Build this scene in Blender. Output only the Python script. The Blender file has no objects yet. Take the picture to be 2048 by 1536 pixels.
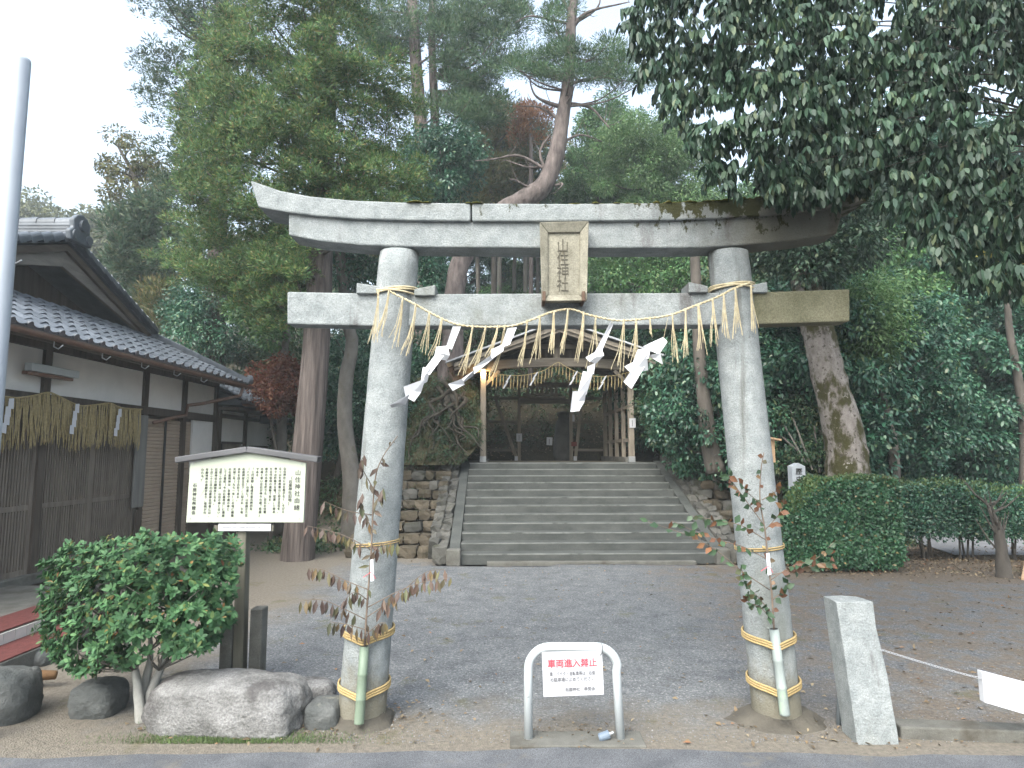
import bpy, bmesh, math, random
import numpy as np
from mathutils import Vector, Matrix, Euler

# ------------------------------------------------------------------ camera, sky, sun, exposure
sc = bpy.context.scene
col = sc.collection
R = math.radians
FPX, EYE, PITCH = 1300.0, 2.0, R(6.02)          # focal length in 2048-wide pixels, eye height, upward tilt
cam_d = bpy.data.cameras.new('camera')
cam = bpy.data.objects.new('camera', cam_d); col.objects.link(cam)
cam_d.sensor_width = 36; cam_d.lens = 36 * FPX / 2048; cam_d.clip_start = .05; cam_d.clip_end = 600
cam.location = (0, 0, EYE); cam.rotation_euler = (R(90) + PITCH, 0, 0)
sc.camera = cam
SUN_EL, SUN_AZ = R(48), R(205)                  # azimuth clockwise from +Y
w = bpy.data.worlds.new('World'); sc.world = w; w.use_nodes = True
wn = w.node_tree.nodes; wl = w.node_tree.links
bg = wn['Background']
sky = wn.new('ShaderNodeTexSky'); sky.sky_type = 'NISHITA'; sky.sun_disc = False
sky.sun_elevation = SUN_EL; sky.sun_rotation = SUN_AZ
sky.dust_density = 6.0; sky.air_density = 1.3; sky.ozone_density = 2.0; sky.altitude = 80
hs = wn.new('ShaderNodeHueSaturation'); hs.inputs['Saturation'].default_value = .58
tn = wn.new('ShaderNodeMix'); tn.data_type = 'RGBA'; tn.blend_type = 'MULTIPLY'; tn.inputs[0].default_value = 1; tn.inputs[7].default_value = (.95, 1.0, 1.0, 1)
wl.new(sky.outputs[0], hs.inputs['Color']); wl.new(hs.outputs[0], tn.inputs[6]); wl.new(tn.outputs[2], bg.inputs[0])
bg.inputs[1].default_value = .15
sun_d = bpy.data.lights.new('sun', 'SUN'); sun = bpy.data.objects.new('sun', sun_d); col.objects.link(sun)
sun_d.energy = .6; sun_d.angle = R(60); sun_d.color = (1, .97, .93)
sun.rotation_euler = Vector((-math.sin(SUN_AZ) * math.cos(SUN_EL), -math.cos(SUN_AZ) * math.cos(SUN_EL), -math.sin(SUN_EL))).to_track_quat('-Z', 'Y').to_euler()
sc.view_settings.view_transform = 'Standard'; sc.view_settings.look = 'None'
sc.view_settings.gamma = 1; sc.view_settings.use_curve_mapping = False
sc.view_settings.exposure = 1.9
sc.render.engine = 'CYCLES'
cy = sc.cycles
cy.max_bounces = 6; cy.diffuse_bounces = 4; cy.glossy_bounces = 2; cy.transmission_bounces = 4; cy.transparent_max_bounces = 4
cy.use_denoising = True; cy.caustics_reflective = False; cy.caustics_refractive = False
cy.use_adaptive_sampling = True; cy.adaptive_threshold = .02

# ------------------------------------------------------------------ helpers
HAZE = .0021
rnd = random.Random(7)
CP, SP = math.cos(PITCH), math.sin(PITCH)
def ray(px, py):
    v = 768 - py
    return px - 1024, FPX * CP - v * SP, v * CP + FPX * SP
def at(px, py, Y):
    a, b, c = ray(px, py)
    return Vector((a * Y / b, Y, EYE + c * Y / b))
def gnd(px, py, z=0.):
    a, b, c = ray(px, py); t = (z - EYE) / c
    return Vector((a * t, b * t, z))
def V(*a): return Vector(a)

def tag(o, label=None, cat=None, group=None, kind=None):
    if label: o['label'] = label
    if cat: o['category'] = cat
    if group: o['group'] = group
    if kind: o['kind'] = kind
    return o
def par(o, p):
    if p is not None:
        o.parent = p
        if p.type == 'EMPTY': o.matrix_parent_inverse = Matrix.Translation(-Vector(p.location))
    return o
def thing(name, label, cat, loc=(0, 0, 0), group=None):
    o = bpy.data.objects.new(name, None); col.objects.link(o)
    o.location = loc; o.empty_display_size = .1
    return tag(o, label, cat, group)
def link_mesh(name, me, parent=None, mtx=None):
    o = bpy.data.objects.new(name, me); col.objects.link(o)
    par(o, parent)
    if mtx is not None: o.matrix_basis = mtx
    return o

class MB:
    def __init__(s): s.v = []; s.f = []
    def add(s, vs, fs):
        n = len(s.v); s.v += [tuple(p) for p in vs]; s.f += [tuple(i + n for i in f) for f in fs]; return s
    def box(s, x0, x1, y0, y1, z0, z1, m=None):
        vs = [V(x, y, z) for z in (z0, z1) for y in (y0, y1) for x in (x0, x1)]
        if m is not None: vs = [m @ p for p in vs]
        return s.add(vs, [(0, 2, 3, 1), (4, 5, 7, 6), (0, 1, 5, 4), (2, 6, 7, 3), (0, 4, 6, 2), (1, 3, 7, 5)])
    def bar(s, a, b, w, h, up=V(0, 0, 1)):
        a = Vector(a); b = Vector(b); d = (b - a); L = d.length; d.normalize()
        u = d.cross(up)
        if u.length < 1e-4: u = d.cross(V(0, 1, 0))
        u.normalize(); t = u.cross(d)
        vs = []
        for p in (a, b):
            for i, j in ((-1, -1), (1, -1), (1, 1), (-1, 1)): vs.append(p + u * (i * w / 2) + t * (j * h / 2))
        return s.add(vs, [(0, 1, 2, 3), (7, 6, 5, 4), (0, 4, 5, 1), (1, 5, 6, 2), (2, 6, 7, 3), (3, 7, 4, 0)])
    def tube(s, pts, r, n=8, cap=True, wob=0, seed=0, flute=0):
        pts = [Vector(p) for p in pts]; N = len(pts)
        rr = r if isinstance(r, (list, tuple)) else [r] * N
        q = random.Random(seed)
        vs = []; ref = None; fl = [1 + flute * q.uniform(-1, 1) for _ in range(n)] if flute else [1] * n
        for i, p in enumerate(pts):
            t = (pts[min(i + 1, N - 1)] - pts[max(i - 1, 0)])
            if t.length < 1e-7: t = V(0, 0, 1)
            t.normalize()
            if ref is None: ref = V(1, 0, 0) if abs(t.x) < .8 else V(0, 1, 0)
            u = (ref - t * ref.dot(t)).normalized(); ref = u; b = t.cross(u)
            for k in range(n):
                a = 2 * math.pi * k / n; k_ = rr[i] * fl[k] * (1 + (q.uniform(-wob, wob) if wob else 0))
                vs.append(p + (u * math.cos(a) + b * math.sin(a)) * k_)
        fs = [(i * n + k, i * n + (k + 1) % n, (i + 1) * n + (k + 1) % n, (i + 1) * n + k) for i in range(N - 1) for k in range(n)]
        if cap: fs += [tuple(range(n))[::-1], tuple((N - 1) * n + k for k in range(n))]
        return s.add(vs, fs)
    def prism(s, poly, off):
        n = len(poly); off = Vector(off); a = [Vector(p) for p in poly]
        fs = [tuple(range(n)), tuple(range(n, 2 * n))[::-1]] + [(i, i + n, (i + 1) % n + n, (i + 1) % n) for i in range(n)]
        return s.add(a + [p + off for p in a], fs)
    def loft(s, rings):
        n = len(rings[0]); vs = [p for r in rings for p in r]
        fs = [(i * n + k, i * n + (k + 1) % n, (i + 1) * n + (k + 1) % n, (i + 1) * n + k) for i in range(len(rings) - 1) for k in range(n)]
        fs += [tuple(range(n))[::-1], tuple((len(rings) - 1) * n + k for k in range(n))]
        return s.add(vs, fs)
    def mesh(s, name, mat, smooth=False, fix=True):
        me = bpy.data.meshes.new(name); me.from_pydata(s.v, [], s.f)
        if fix:
            bm = bmesh.new(); bm.from_mesh(me); bmesh.ops.recalc_face_normals(bm, faces=bm.faces); bm.to_mesh(me); bm.free()
        me.materials.append(mat)
        if smooth: me.polygons.foreach_set('use_smooth', [True] * len(me.polygons))
        return me
    def build(s, name, mat, parent=None, smooth=False, bevel=0, seg=2):
        o = link_mesh(name, s.mesh(name, mat, smooth), parent)
        if bevel:
            b = o.modifiers.new('bevel', 'BEVEL'); b.width = bevel; b.segments = seg; b.limit_method = 'ANGLE'; b.angle_limit = R(35)
        return o

def smooth_path(pts, k=4):
    pts = [Vector(p) for p in pts]; out = []
    P = [pts[0] * 2 - pts[1]] + pts + [pts[-1] * 2 - pts[-2]]
    for i in range(1, len(P) - 2):
        for j in range(k):
            t = j / k; a, b, c, d = P[i - 1:i + 3]
            out.append(.5 * ((2 * b) + (c - a) * t + (2 * a - 5 * b + 4 * c - d) * t * t + (3 * b - a - 3 * c + d) * t ** 3))
    return out + [pts[-1]]
def lerp_list(r, n):
    r = list(r); return [float(np.interp(i / (n - 1) * (len(r) - 1), range(len(r)), r)) for i in range(n)]

# ------------------------------------------------------------------ procedural materials
def nn(nt, t, **k):
    n = nt.nodes.new(t)
    for a, b in k.items(): setattr(n, a, b)
    return n
def base_nodes(name):
    m = bpy.data.materials.new(name); m.use_nodes = True
    nt = m.node_tree; b = nt.nodes['Principled BSDF']
    return m, nt, b
def coords(nt, space='pos', stretch=(1, 1, 1)):
    if space == 'pos': s = nn(nt, 'ShaderNodeNewGeometry').outputs['Position']
    else: s = nn(nt, 'ShaderNodeTexCoord').outputs['Object']
    mp = nn(nt, 'ShaderNodeMapping'); mp.inputs['Scale'].default_value = stretch
    nt.links.new(s, mp.inputs[0]); return mp.outputs[0]
def noise(nt, vec, scale, detail=4, rough=.55, dist=0):
    n = nn(nt, 'ShaderNodeTexNoise'); n.inputs['Scale'].default_value = scale; n.inputs['Detail'].default_value = detail
    n.inputs['Roughness'].default_value = rough; n.inputs['Distortion'].default_value = dist
    nt.links.new(vec, n.inputs['Vector']); return n.outputs['Fac']
def ramp(nt, fac, stops):
    r = nn(nt, 'ShaderNodeValToRGB'); e = r.color_ramp.elements
    while len(e) < len(stops): e.new(.5)
    for i, (p, c) in enumerate(stops):
        e[i].position = p; e[i].color = (*c, 1) if len(c) == 3 else c
    nt.links.new(fac, r.inputs[0]); return r.outputs[0]
def mixc(nt, fac, a, b, mode='MIX'):
    m = nn(nt, 'ShaderNodeMix', data_type='RGBA', blend_type=mode)
    if isinstance(fac, float): m.inputs[0].default_value = fac
    else: nt.links.new(fac, m.inputs[0])
    for i, x in ((6, a), (7, b)):
        if isinstance(x, tuple): m.inputs[i].default_value = (*x, 1)
        else: nt.links.new(x, m.inputs[i])
    return m.outputs[2]
def mth(nt, op, a, b=None):
    m = nn(nt, 'ShaderNodeMath', operation=op)
    for i, x in enumerate((a, b)):
        if x is None: continue
        if isinstance(x, (int, float)): m.inputs[i].default_value = x
        else: nt.links.new(x, m.inputs[i])
    return m.outputs[0]
def sstep(nt, v, lo, hi):
    m = nn(nt, 'ShaderNodeMapRange', interpolation_type='SMOOTHSTEP')
    m.inputs['From Min'].default_value = lo; m.inputs['From Max'].default_value = hi
    nt.links.new(v, m.inputs[0]); return m.outputs[0]

def surf(name, c0, c1, scale=6., stretch=(1, 1, 1), rough=.85, bump=.0, bscale=40., layers=(), space='pos', objvar=0., spec=.3, bdist=.01, metal=0., fine=None):
    """c0..c1 noise mix; layers: (colour, scale, lo, hi, stretch) patches of stain, moss, dirt."""
    m, nt, b = base_nodes(name)
    vec = coords(nt, space, stretch)
    f = noise(nt, vec, scale, 5, .6)
    c = ramp(nt, f, [(.3, c0), (.7, c1)])
    if fine:
        f2 = noise(nt, coords(nt, space), fine[0], 2, .6)
        c = mixc(nt, float(fine[2]), c, ramp(nt, f2, [(.35, (fine[1],) * 3), (.65, (1 / fine[1] if fine[1] else 1,) * 3)]), 'MULTIPLY')
    if objvar:
        oi = nn(nt, 'ShaderNodeObjectInfo').outputs['Random']
        c = mixc(nt, 1., c, ramp(nt, oi, [(0, (1 - objvar,) * 3), (1, (1 + objvar, 1 + objvar * .9, 1 + objvar * .8))]), 'MULTIPLY')
    for L in layers:
        lv = coords(nt, space, L[4] if len(L) > 4 else (1, 1, 1))
        c = mixc(nt, sstep(nt, noise(nt, lv, L[1], 6, .65), L[2], L[3]), c, L[0])
    nt.links.new(c, b.inputs['Base Color'])
    b.inputs['Roughness'].default_value = rough; b.inputs['Specular IOR Level'].default_value = spec; b.inputs['Metallic'].default_value = metal
    if bump:
        bp = nn(nt, 'ShaderNodeBump'); bp.inputs['Strength'].default_value = bump; bp.inputs['Distance'].default_value = bdist
        nt.links.new(noise(nt, coords(nt, space, stretch), bscale, 5, .65), bp.inputs['Height']); nt.links.new(bp.outputs[0], b.inputs['Normal'])
    return m
def leafm(name, stops, rough=.5, trans=.25, lowvar=.5, spec=.35, lscale=.9):
    m, nt, b = base_nodes(name)
    ri = nn(nt, 'ShaderNodeNewGeometry').outputs['Random Per Island']
    oi = nn(nt, 'ShaderNodeObjectInfo').outputs['Random']
    c = ramp(nt, mth(nt, 'FRACT', mth(nt, 'ADD', ri, oi)), stops)
    lo = noise(nt, coords(nt), lscale, 3)
    c = mixc(nt, 1., c, ramp(nt, lo, [(.3, (1 - lowvar,) * 3), (.7, (1 + lowvar, 1 + lowvar, 1 + lowvar * .6))]), 'MULTIPLY')
    nt.links.new(c, b.inputs['Base Color']); b.inputs['Roughness'].default_value = rough; b.inputs['Specular IOR Level'].default_value = spec
    t = nn(nt, 'ShaderNodeBsdfTranslucent'); nt.links.new(c, t.inputs[0])
    mx = nn(nt, 'ShaderNodeMixShader'); mx.inputs[0].default_value = trans
    nt.links.new(b.outputs[0], mx.inputs[1]); nt.links.new(t.outputs[0], mx.inputs[2])
    nt.links.new(mx.outputs[0], nt.nodes['Material Output'].inputs[0])
    return m

M = {}
M['granite'] = surf('granite', (.175, .192, .196), (.28, .298, .30), 9, bump=.9, bscale=60, bdist=.012, rough=.9, spec=.2, fine=(110, .70, .5),
    layers=[((.15, .155, .138), 1.3, .55, .8), ((.105, .1, .1), 3.2, .58, .74, (1, 1, .25)), ((.33, .35, .335), 15, .66, .70), ((.10, .10, .085), 22, .68, .72)])
M['pillarstone'] = surf('pillarstone', (.175, .192, .196), (.28, .298, .30), 9, bump=.9, bscale=60, bdist=.012, rough=.9, spec=.2, fine=(110, .70, .5), layers=[((.155, .165, .15), 1.1, .52, .75, (1, 1, .35)), ((.125, .128, .12), 4.5, .56, .72, (1.4, 1, .10)), ((.34, .36, .345), 16, .66, .70), ((.10, .10, .085), 22, .68, .72)])
def _mud():
    nt = M['pillarstone'].node_tree; b = nt.nodes['Principled BSDF']; c = b.inputs['Base Color'].links[0].from_socket
    pos = nn(nt, 'ShaderNodeNewGeometry').outputs['Position']; z = nn(nt, 'ShaderNodeSeparateXYZ'); nt.links.new(pos, z.inputs[0])
    zz = mth(nt, 'ADD', z.outputs[2], mth(nt, 'MULTIPLY', mth(nt, 'SUBTRACT', noise(nt, pos, 6, 5, .7), .5), .9))
    nt.links.new(mixc(nt, mth(nt, 'MULTIPLY', mth(nt, 'SUBTRACT', 1, sstep(nt, zz, .12, .55)), .75), c, (.15, .13, .085)), b.inputs['Base Color'])
_mud()
M['tablet'] = surf('tablet', (.15, .14, .11), (.27, .255, .205), 7, bump=.5, bscale=50, bdist=.006, rough=.9, spec=.2, fine=(90, .75, .6), layers=[((.10, .085, .06), 4, .6, .75)])
M['carve'] = surf('carve', (.06, .055, .045), (.10, .09, .07), 20)
M['moss'] = surf('moss', (.045, .055, .012), (.10, .09, .03), 20, bump=1, bscale=80, bdist=.02, rough=1, spec=.1)
M['concrete'] = surf('concrete', (.085, .083, .074), (.14, .137, .124), 5, bump=.6, bscale=60, rough=.95, fine=(120, .8, .5), layers=[((.06, .052, .04), 2, .5, .75)])
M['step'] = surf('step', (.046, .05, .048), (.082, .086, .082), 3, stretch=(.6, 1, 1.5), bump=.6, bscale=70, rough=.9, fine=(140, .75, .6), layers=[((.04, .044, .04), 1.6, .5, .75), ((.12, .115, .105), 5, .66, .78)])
M['rubble'] = surf('rubble', (.062, .052, .038), (.115, .098, .075), 4, bump=1, bscale=25, bdist=.02, rough=.95, objvar=.3, layers=[((.045, .04, .026), 3, .46, .66)])
M['rubble_grey'] = surf('rubble_grey', (.06, .06, .055), (.11, .108, .10), 4, bump=1, bscale=25, bdist=.02, rough=.95, objvar=.3, layers=[((.04, .042, .026), 3, .5, .72)])
M['mortar'] = surf('mortar', (.04, .032, .02), (.075, .06, .038), 8, bump=1, bscale=30, rough=1)
M['bank'] = surf('bank', (.03, .028, .015), (.075, .066, .036), 3, bump=1, bscale=20, bdist=.03, rough=1, fine=(40, .6, .8), layers=[((.05, .06, .02), 1.3, .5, .7)])
M['gatewood'] = surf('gatewood', (.16, .135, .108), (.30, .26, .21), 14, stretch=(1, 1, .12), bump=.4, bscale=60, rough=.85)
M['beamwood'] = surf('beamwood', (.11, .092, .075), (.21, .185, .15), 14, stretch=(.12, 1, 1), bump=.4, bscale=60, rough=.85)
M['darkwood'] = surf('darkwood', (.045, .036, .03), (.10, .08, .065), 14, stretch=(1, 1, .1), bump=.3, bscale=60, rough=.8)
M['lattice'] = surf('lattice', (.11, .092, .076), (.20, .17, .142), 14, stretch=(1, 1, .1), bump=.3, rough=.8)
M['eavewood'] = surf('eavewood', (.07, .055, .045), (.13, .105, .085), 10, stretch=(1, .15, 1), bump=.3, rough=.8)
M['barge'] = surf('barge', (.14, .125, .112), (.22, .20, .18), 10, stretch=(1, .2, 1), bump=.2, rough=.8)
M['plaster'] = surf('plaster', (.66, .645, .63), (.74, .725, .71), 3, bump=.15, bscale=90, rough=.9, layers=[((.56, .54, .51), 1.5, .6, .9)])
M['tile'] = surf('tile', (.062, .073, .088), (.112, .127, .15), 5, bump=.2, bscale=60, rough=.42, spec=.5, objvar=.25, layers=[((.045, .05, .046), 6, .6, .8)])
M['shutter'] = surf('shutter', (.34, .27, .21), (.41, .33, .26), 3, rough=.6, layers=[((.27, .21, .16), 2, .55, .85)])
M['copper'] = surf('copper', (.13, .075, .055), (.19, .115, .085), 8, rough=.6)
M['zinc'] = surf('zinc', (.30, .31, .32), (.42, .43, .44), 6, rough=.45, metal=.6)
M['pole'] = surf('pole', (.30, .33, .38), (.35, .385, .43), 3, rough=.4, spec=.5)
M['whitepaint'] = surf('whitepaint', (.40, .43, .445), (.45, .48, .495), 4, rough=.4, spec=.5, layers=[((.16, .17, .18), 26, .655, .675), ((.34, .35, .35), 5, .6, .9)])
M['paper'] = surf('paper', (.47, .475, .50), (.53, .535, .56), 4, rough=.8)
M['board'] = surf('board', (.37, .40, .33), (.41, .435, .365), 2, rough=.5, layers=[((.34, .36, .29), 3, .6, .9)])
M['boardroof'] = surf('boardroof', (.07, .07, .075), (.12, .12, .128), 6, rough=.6, stretch=(.3, 1, 1))
M['sheetroof'] = surf('sheetroof', (.30, .31, .33), (.38, .39, .41), 3, rough=.5, stretch=(.3, 1, 1))
M['postwood'] = surf('postwood', (.09, .086, .066), (.17, .16, .13), 12, stretch=(1, 1, .1), bump=.4, rough=.9, layers=[((.10, .12, .07), 3, .55, .75)])
M['ink'] = surf('ink', (.03, .03, .03), (.05, .05, .05), 4)
M['greyink'] = surf('greyink', (.13, .13, .14), (.17, .17, .18), 4)
M['redink'] = surf('redink', (.52, .06, .08), (.58, .08, .11), 4)
M['straw'] = surf('straw', (.36, .30, .19), (.54, .475, .33), 30, rough=.8, spec=.2)
M['oldstraw'] = surf('oldstraw', (.24, .19, .095), (.40, .325, .175), 30, rough=.85, spec=.2)
M['cord'] = surf('cord', (.30, .215, .095), (.42, .315, .155), 60, rough=.8)
M['bamboo'] = surf('bamboo', (.10, .14, .10), (.20, .25, .19), 6, stretch=(1, 1, .3), rough=.5, layers=[((.28, .30, .27), 5, .5, .7)])
M['palebamboo'] = surf('palebamboo', (.19, .22, .215), (.28, .31, .30), 6, stretch=(1, 1, .3), rough=.5, layers=[((.30, .38, .30), 4, .58, .72)])
M['twig'] = surf('twig', (.10, .075, .06), (.18, .14, .11), 20, rough=.9)
M['steelpipe'] = surf('steelpipe', (.16, .19, .21), (.22, .25, .27), 5, rough=.5, metal=.3)
M['chain'] = surf('chain', (.30, .31, .33), (.42, .43, .45), 9, rough=.35, metal=.5)
M['lockbody'] = surf('lockbody', (.10, .13, .17), (.16, .20, .25), 9, rough=.4)
M['black'] = surf('black', (.02, .02, .02), (.03, .03, .03), 9, rough=.5)
M['redmat'] = surf('redmat', (.075, .022, .02), (.12, .036, .033), 20, rough=.95, bump=.5, bscale=200)
M['whitetile'] = surf('whitetile', (.5, .49, .46), (.6, .59, .56), 3, rough=.4, objvar=.08)
M['log'] = surf('log', (.16, .09, .045), (.26, .15, .075), 8, rough=.9, bump=.5)
M['boulder'] = surf('boulder', (.12, .118, .115), (.24, .237, .235), 5, bump=1, bscale=22, bdist=.03, rough=.95, fine=(70, .7, .6), layers=[((.07, .066, .066), 2.0, .46, .62)])
M['darkrock'] = surf('darkrock', (.055, .06, .06), (.12, .123, .12), 4, bump=1, bscale=18, bdist=.03, rough=.95, layers=[((.24, .235, .19), 2.5, .62, .72)])
M['cedarbark'] = surf('cedarbark', (.035, .028, .026), (.15, .125, .115), 16, stretch=(1, 1, .05), bump=1, bscale=30, bdist=.03, rough=1)
M['palebark'] = surf('palebark', (.10, .092, .082), (.175, .162, .145), 5, stretch=(1, 1, .5), bump=.5, bscale=24, rough=1, layers=[((.12, .11, .085), 3, .55, .7)])
M['pinebark'] = surf('pinebark', (.055, .045, .042), (.17, .14, .13), 8, stretch=(1, 1, .3), bump=1, bscale=14, bdist=.04, rough=1)
M['mossbark'] = surf('mossbark', (.14, .12, .108), (.27, .245, .225), 9, stretch=(1, 1, .6), bump=.9, bscale=18, bdist=.03, rough=1, layers=[((.045, .042, .014), 3.2, .44, .56, (1, 1, .6)), ((.06, .05, .038), 13, .55, .62), ((.30, .28, .26), 7, .62, .68)])
M['rootwood'] = surf('rootwood', (.03, .026, .02), (.075, .064, .05), 8, bump=1, bscale=20, rough=1)
M['trunkdark'] = surf('trunkdark', (.05, .044, .038), (.105, .092, .08), 7, stretch=(1, 1, .3), bump=.8, bscale=20, rough=1)
M['shrubbark'] = surf('shrubbark', (.20, .195, .18), (.38, .38, .36), 8, stretch=(1, 1, .4), bump=.5, rough=.95)
M['lampglow'], _nt, _b = base_nodes('lampglow')
_b.inputs['Emission Color'].default_value = (1, .72, .38, 1); _b.inputs['Emission Strength'].default_value = 30

L_ = {}
L_['cedar'] = leafm('cedar', [(0, (.04, .09, .042)), (.4, (.072, .145, .058)), (.7, (.12, .19, .07)), (.92, (.19, .20, .08)), (1, (.18, .115, .07))], .6, .3, .6, .3, 3.0)
L_['cedar_dark'] = leafm('cedar_dark', [(0, (.03, .062, .042)), (.6, (.05, .095, .058)), (1, (.095, .10, .06))], .6, .3, .5, .3, 2.4)
L_['pine'] = leafm('pine', [(0, (.03, .07, .036)), (.7, (.055, .115, .052)), (1, (.10, .13, .06))], .6, .25, .4)
L_['rust'] = leafm('rust', [(0, (.13, .055, .03)), (1, (.26, .13, .07))], .7, .3)
L_['oak'] = leafm('oak', [(0, (.015, .036, .025)), (.5, (.026, .055, .036)), (.88, (.046, .082, .052)), (1, (.08, .10, .055))], .5, .12, .45, .35)
L_['camellia'] = leafm('camellia', [(0, (.02, .066, .046)), (.6, (.038, .115, .075)), (.93, (.075, .165, .10)), (1, (.15, .18, .09))], .38, .22, .45, .5)
L_['mid'] = leafm('mid', [(0, (.04, .10, .042)), (.6, (.07, .16, .062)), (1, (.13, .19, .075))], .5, .3, .45)
L_['bright'] = leafm('bright', [(0, (.065, .135, .055)), (.6, (.11, .20, .085)), (1, (.17, .24, .11))], .5, .35, .4)
L_['olive'] = leafm('olive', [(0, (.06, .075, .03)), (.6, (.10, .11, .045)), (1, (.16, .12, .06))], .6, .3)
L_['hazy'] = leafm('hazy', [(0, (.09, .105, .06)), (1, (.17, .175, .10))], .7, .3)
L_['red'] = leafm('red', [(0, (.09, .03, .022)), (.6, (.15, .05, .035)), (1, (.16, .085, .045))], .6, .35)
L_['yellow'] = leafm('yellow', [(0, (.30, .25, .03)), (1, (.5, .40, .05))], .6, .35)
L_['shrub'] = leafm('shrub', [(0, (.03, .08, .036)), (.6, (.05, .125, .056)), (.93, (.085, .17, .075)), (.97, (.17, .19, .06)), (1, (.22, .09, .05))], .6, .22, .35, .3, 3)
L_['hedge'] = leafm('hedge', [(0, (0.033, 0.098, 0.055)), (.7, (0.058, 0.150, 0.078)), (.96, (0.104, 0.208, 0.111)), (1, (0.260, 0.156, 0.065))], .38, .2, .25, .5, 3)
L_['hedgetop'] = leafm('hedgetop', [(0, (.07, .13, .05)), (1, (.14, .18, .08))], .5, .3)
L_['under'] = leafm('under', [(0, (.03, .075, .042)), (.6, (.055, .11, .058)), (1, (.11, .11, .055))], .5, .25, .45)
L_['wilt'] = leafm('wilt', [(0, (0.072, 0.047, 0.043)), (.5, (0.114, 0.075, 0.064)), (.8, (0.086, 0.100, 0.054)), (1, (0.172, 0.107, 0.057))], .5, .2)
L_['litter'] = leafm('litter', [(0, (.09, .065, .045)), (.5, (.17, .12, .08)), (.85, (.27, .22, .16)), (1, (.22, .10, .055))], .8, .1)
# ------------------------------------------------------------------ terrain, road
STAIR_YAW = R(1.57)
S0 = V(1.405, 12.26, 0)                          # foot of the stairs, middle
SF = V(-math.sin(STAIR_YAW), math.cos(STAIR_YAW), 0); SR = V(math.cos(STAIR_YAW), math.sin(STAIR_YAW), 0)
NSTEP, RISE, RUN, SW = 12, .145, .386, 4.73
PLAT = NSTEP * RISE
def sstp(t): t = np.clip(t, 0, 1); return t * t * (3 - 2 * t)
_q = np.random.RandomState(3); _ph = _q.uniform(0, 6.28, (24, 2)); _fr = _q.uniform(.25, 2.2, 24); _an = _q.uniform(0, 6.28, 24)
def bumpy(x, y):
    s = 0
    for i in range(24):
        s = s + np.sin((x * np.cos(_an[i]) + y * np.sin(_an[i])) * _fr[i] + _ph[i, 0]) / (_fr[i] + .3)
    return s / 10
def hgt(x, y):
    x = np.asarray(x, float); y = np.asarray(y, float)
    front = np.where(x < 1.4, np.interp(x, [-30, -9, -5.5, -3.0, -2.2, 1.4], [40, 26, 15.5, 13.0, 12.8, 12.8]),
                     np.interp(x, [1.4, 5.4, 6.4, 8.5, 14, 30], [12.8, 12.8, 13.6, 16, 19, 24]))
    wid = np.where(x < 1.4, np.interp(x, [-30, -5.5, -3.0, -2.2, 1.4], [9, 4, 3.4, 3.5, 3.5]), np.interp(x, [1.4, 5.2, 6.5, 9, 30], [3.5, 3.5, 3.5, 4, 9]))
    b = PLAT * np.where((x > -3.2) & (x < 6.2), np.clip((y - front) / wid, 0, 1), sstp((y - front) / wid))
    st = np.interp(x, [-40, -12, -4, 6, 14, 40], [34, 30, 22.5, 22.5, 24, 30])
    st = np.where((x > -2.5) & (x < 5), 21.9, st)
    hill = np.interp(y - st, [0, 2.2, 4, 18, 30, 60, 200], [0, 2.0, 2.9, 8.8, 11, 15, 15])
    hill = hill * np.interp(x, [-60, -14, 20, 60], [1.35, 1.0, 1.0, 1.2])
    h = b + hill + bumpy(x, y) * np.interp(y, [12.5, 14, 22, 30], [0, .12, .2, .6]) * np.where((y > 16.5) & (y < 22) & (x > -1.6) & (x < 4.6), 0, 1)
    along = (x - S0.x) * SF.x + (y - S0.y) * SF.y; side = np.abs((x - S0.x) * SR.x + (y - S0.y) * SR.y)
    inst = (side < SW / 2 + .40) & (along < NSTEP * RUN + .25) & (along > -.3)
    h = np.where(inst, np.minimum(h, along / RUN * RISE - .25), h)
    h = np.where((along > NSTEP * RUN - .1) & (along < NSTEP * RUN + 5.2) & (side < 2.7), PLAT - .06, h)
    return h + .012 * bumpy(x * 3, y * 3) * (y < 12.5)
def hz(x, y): return float(hgt(x, y))

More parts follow.
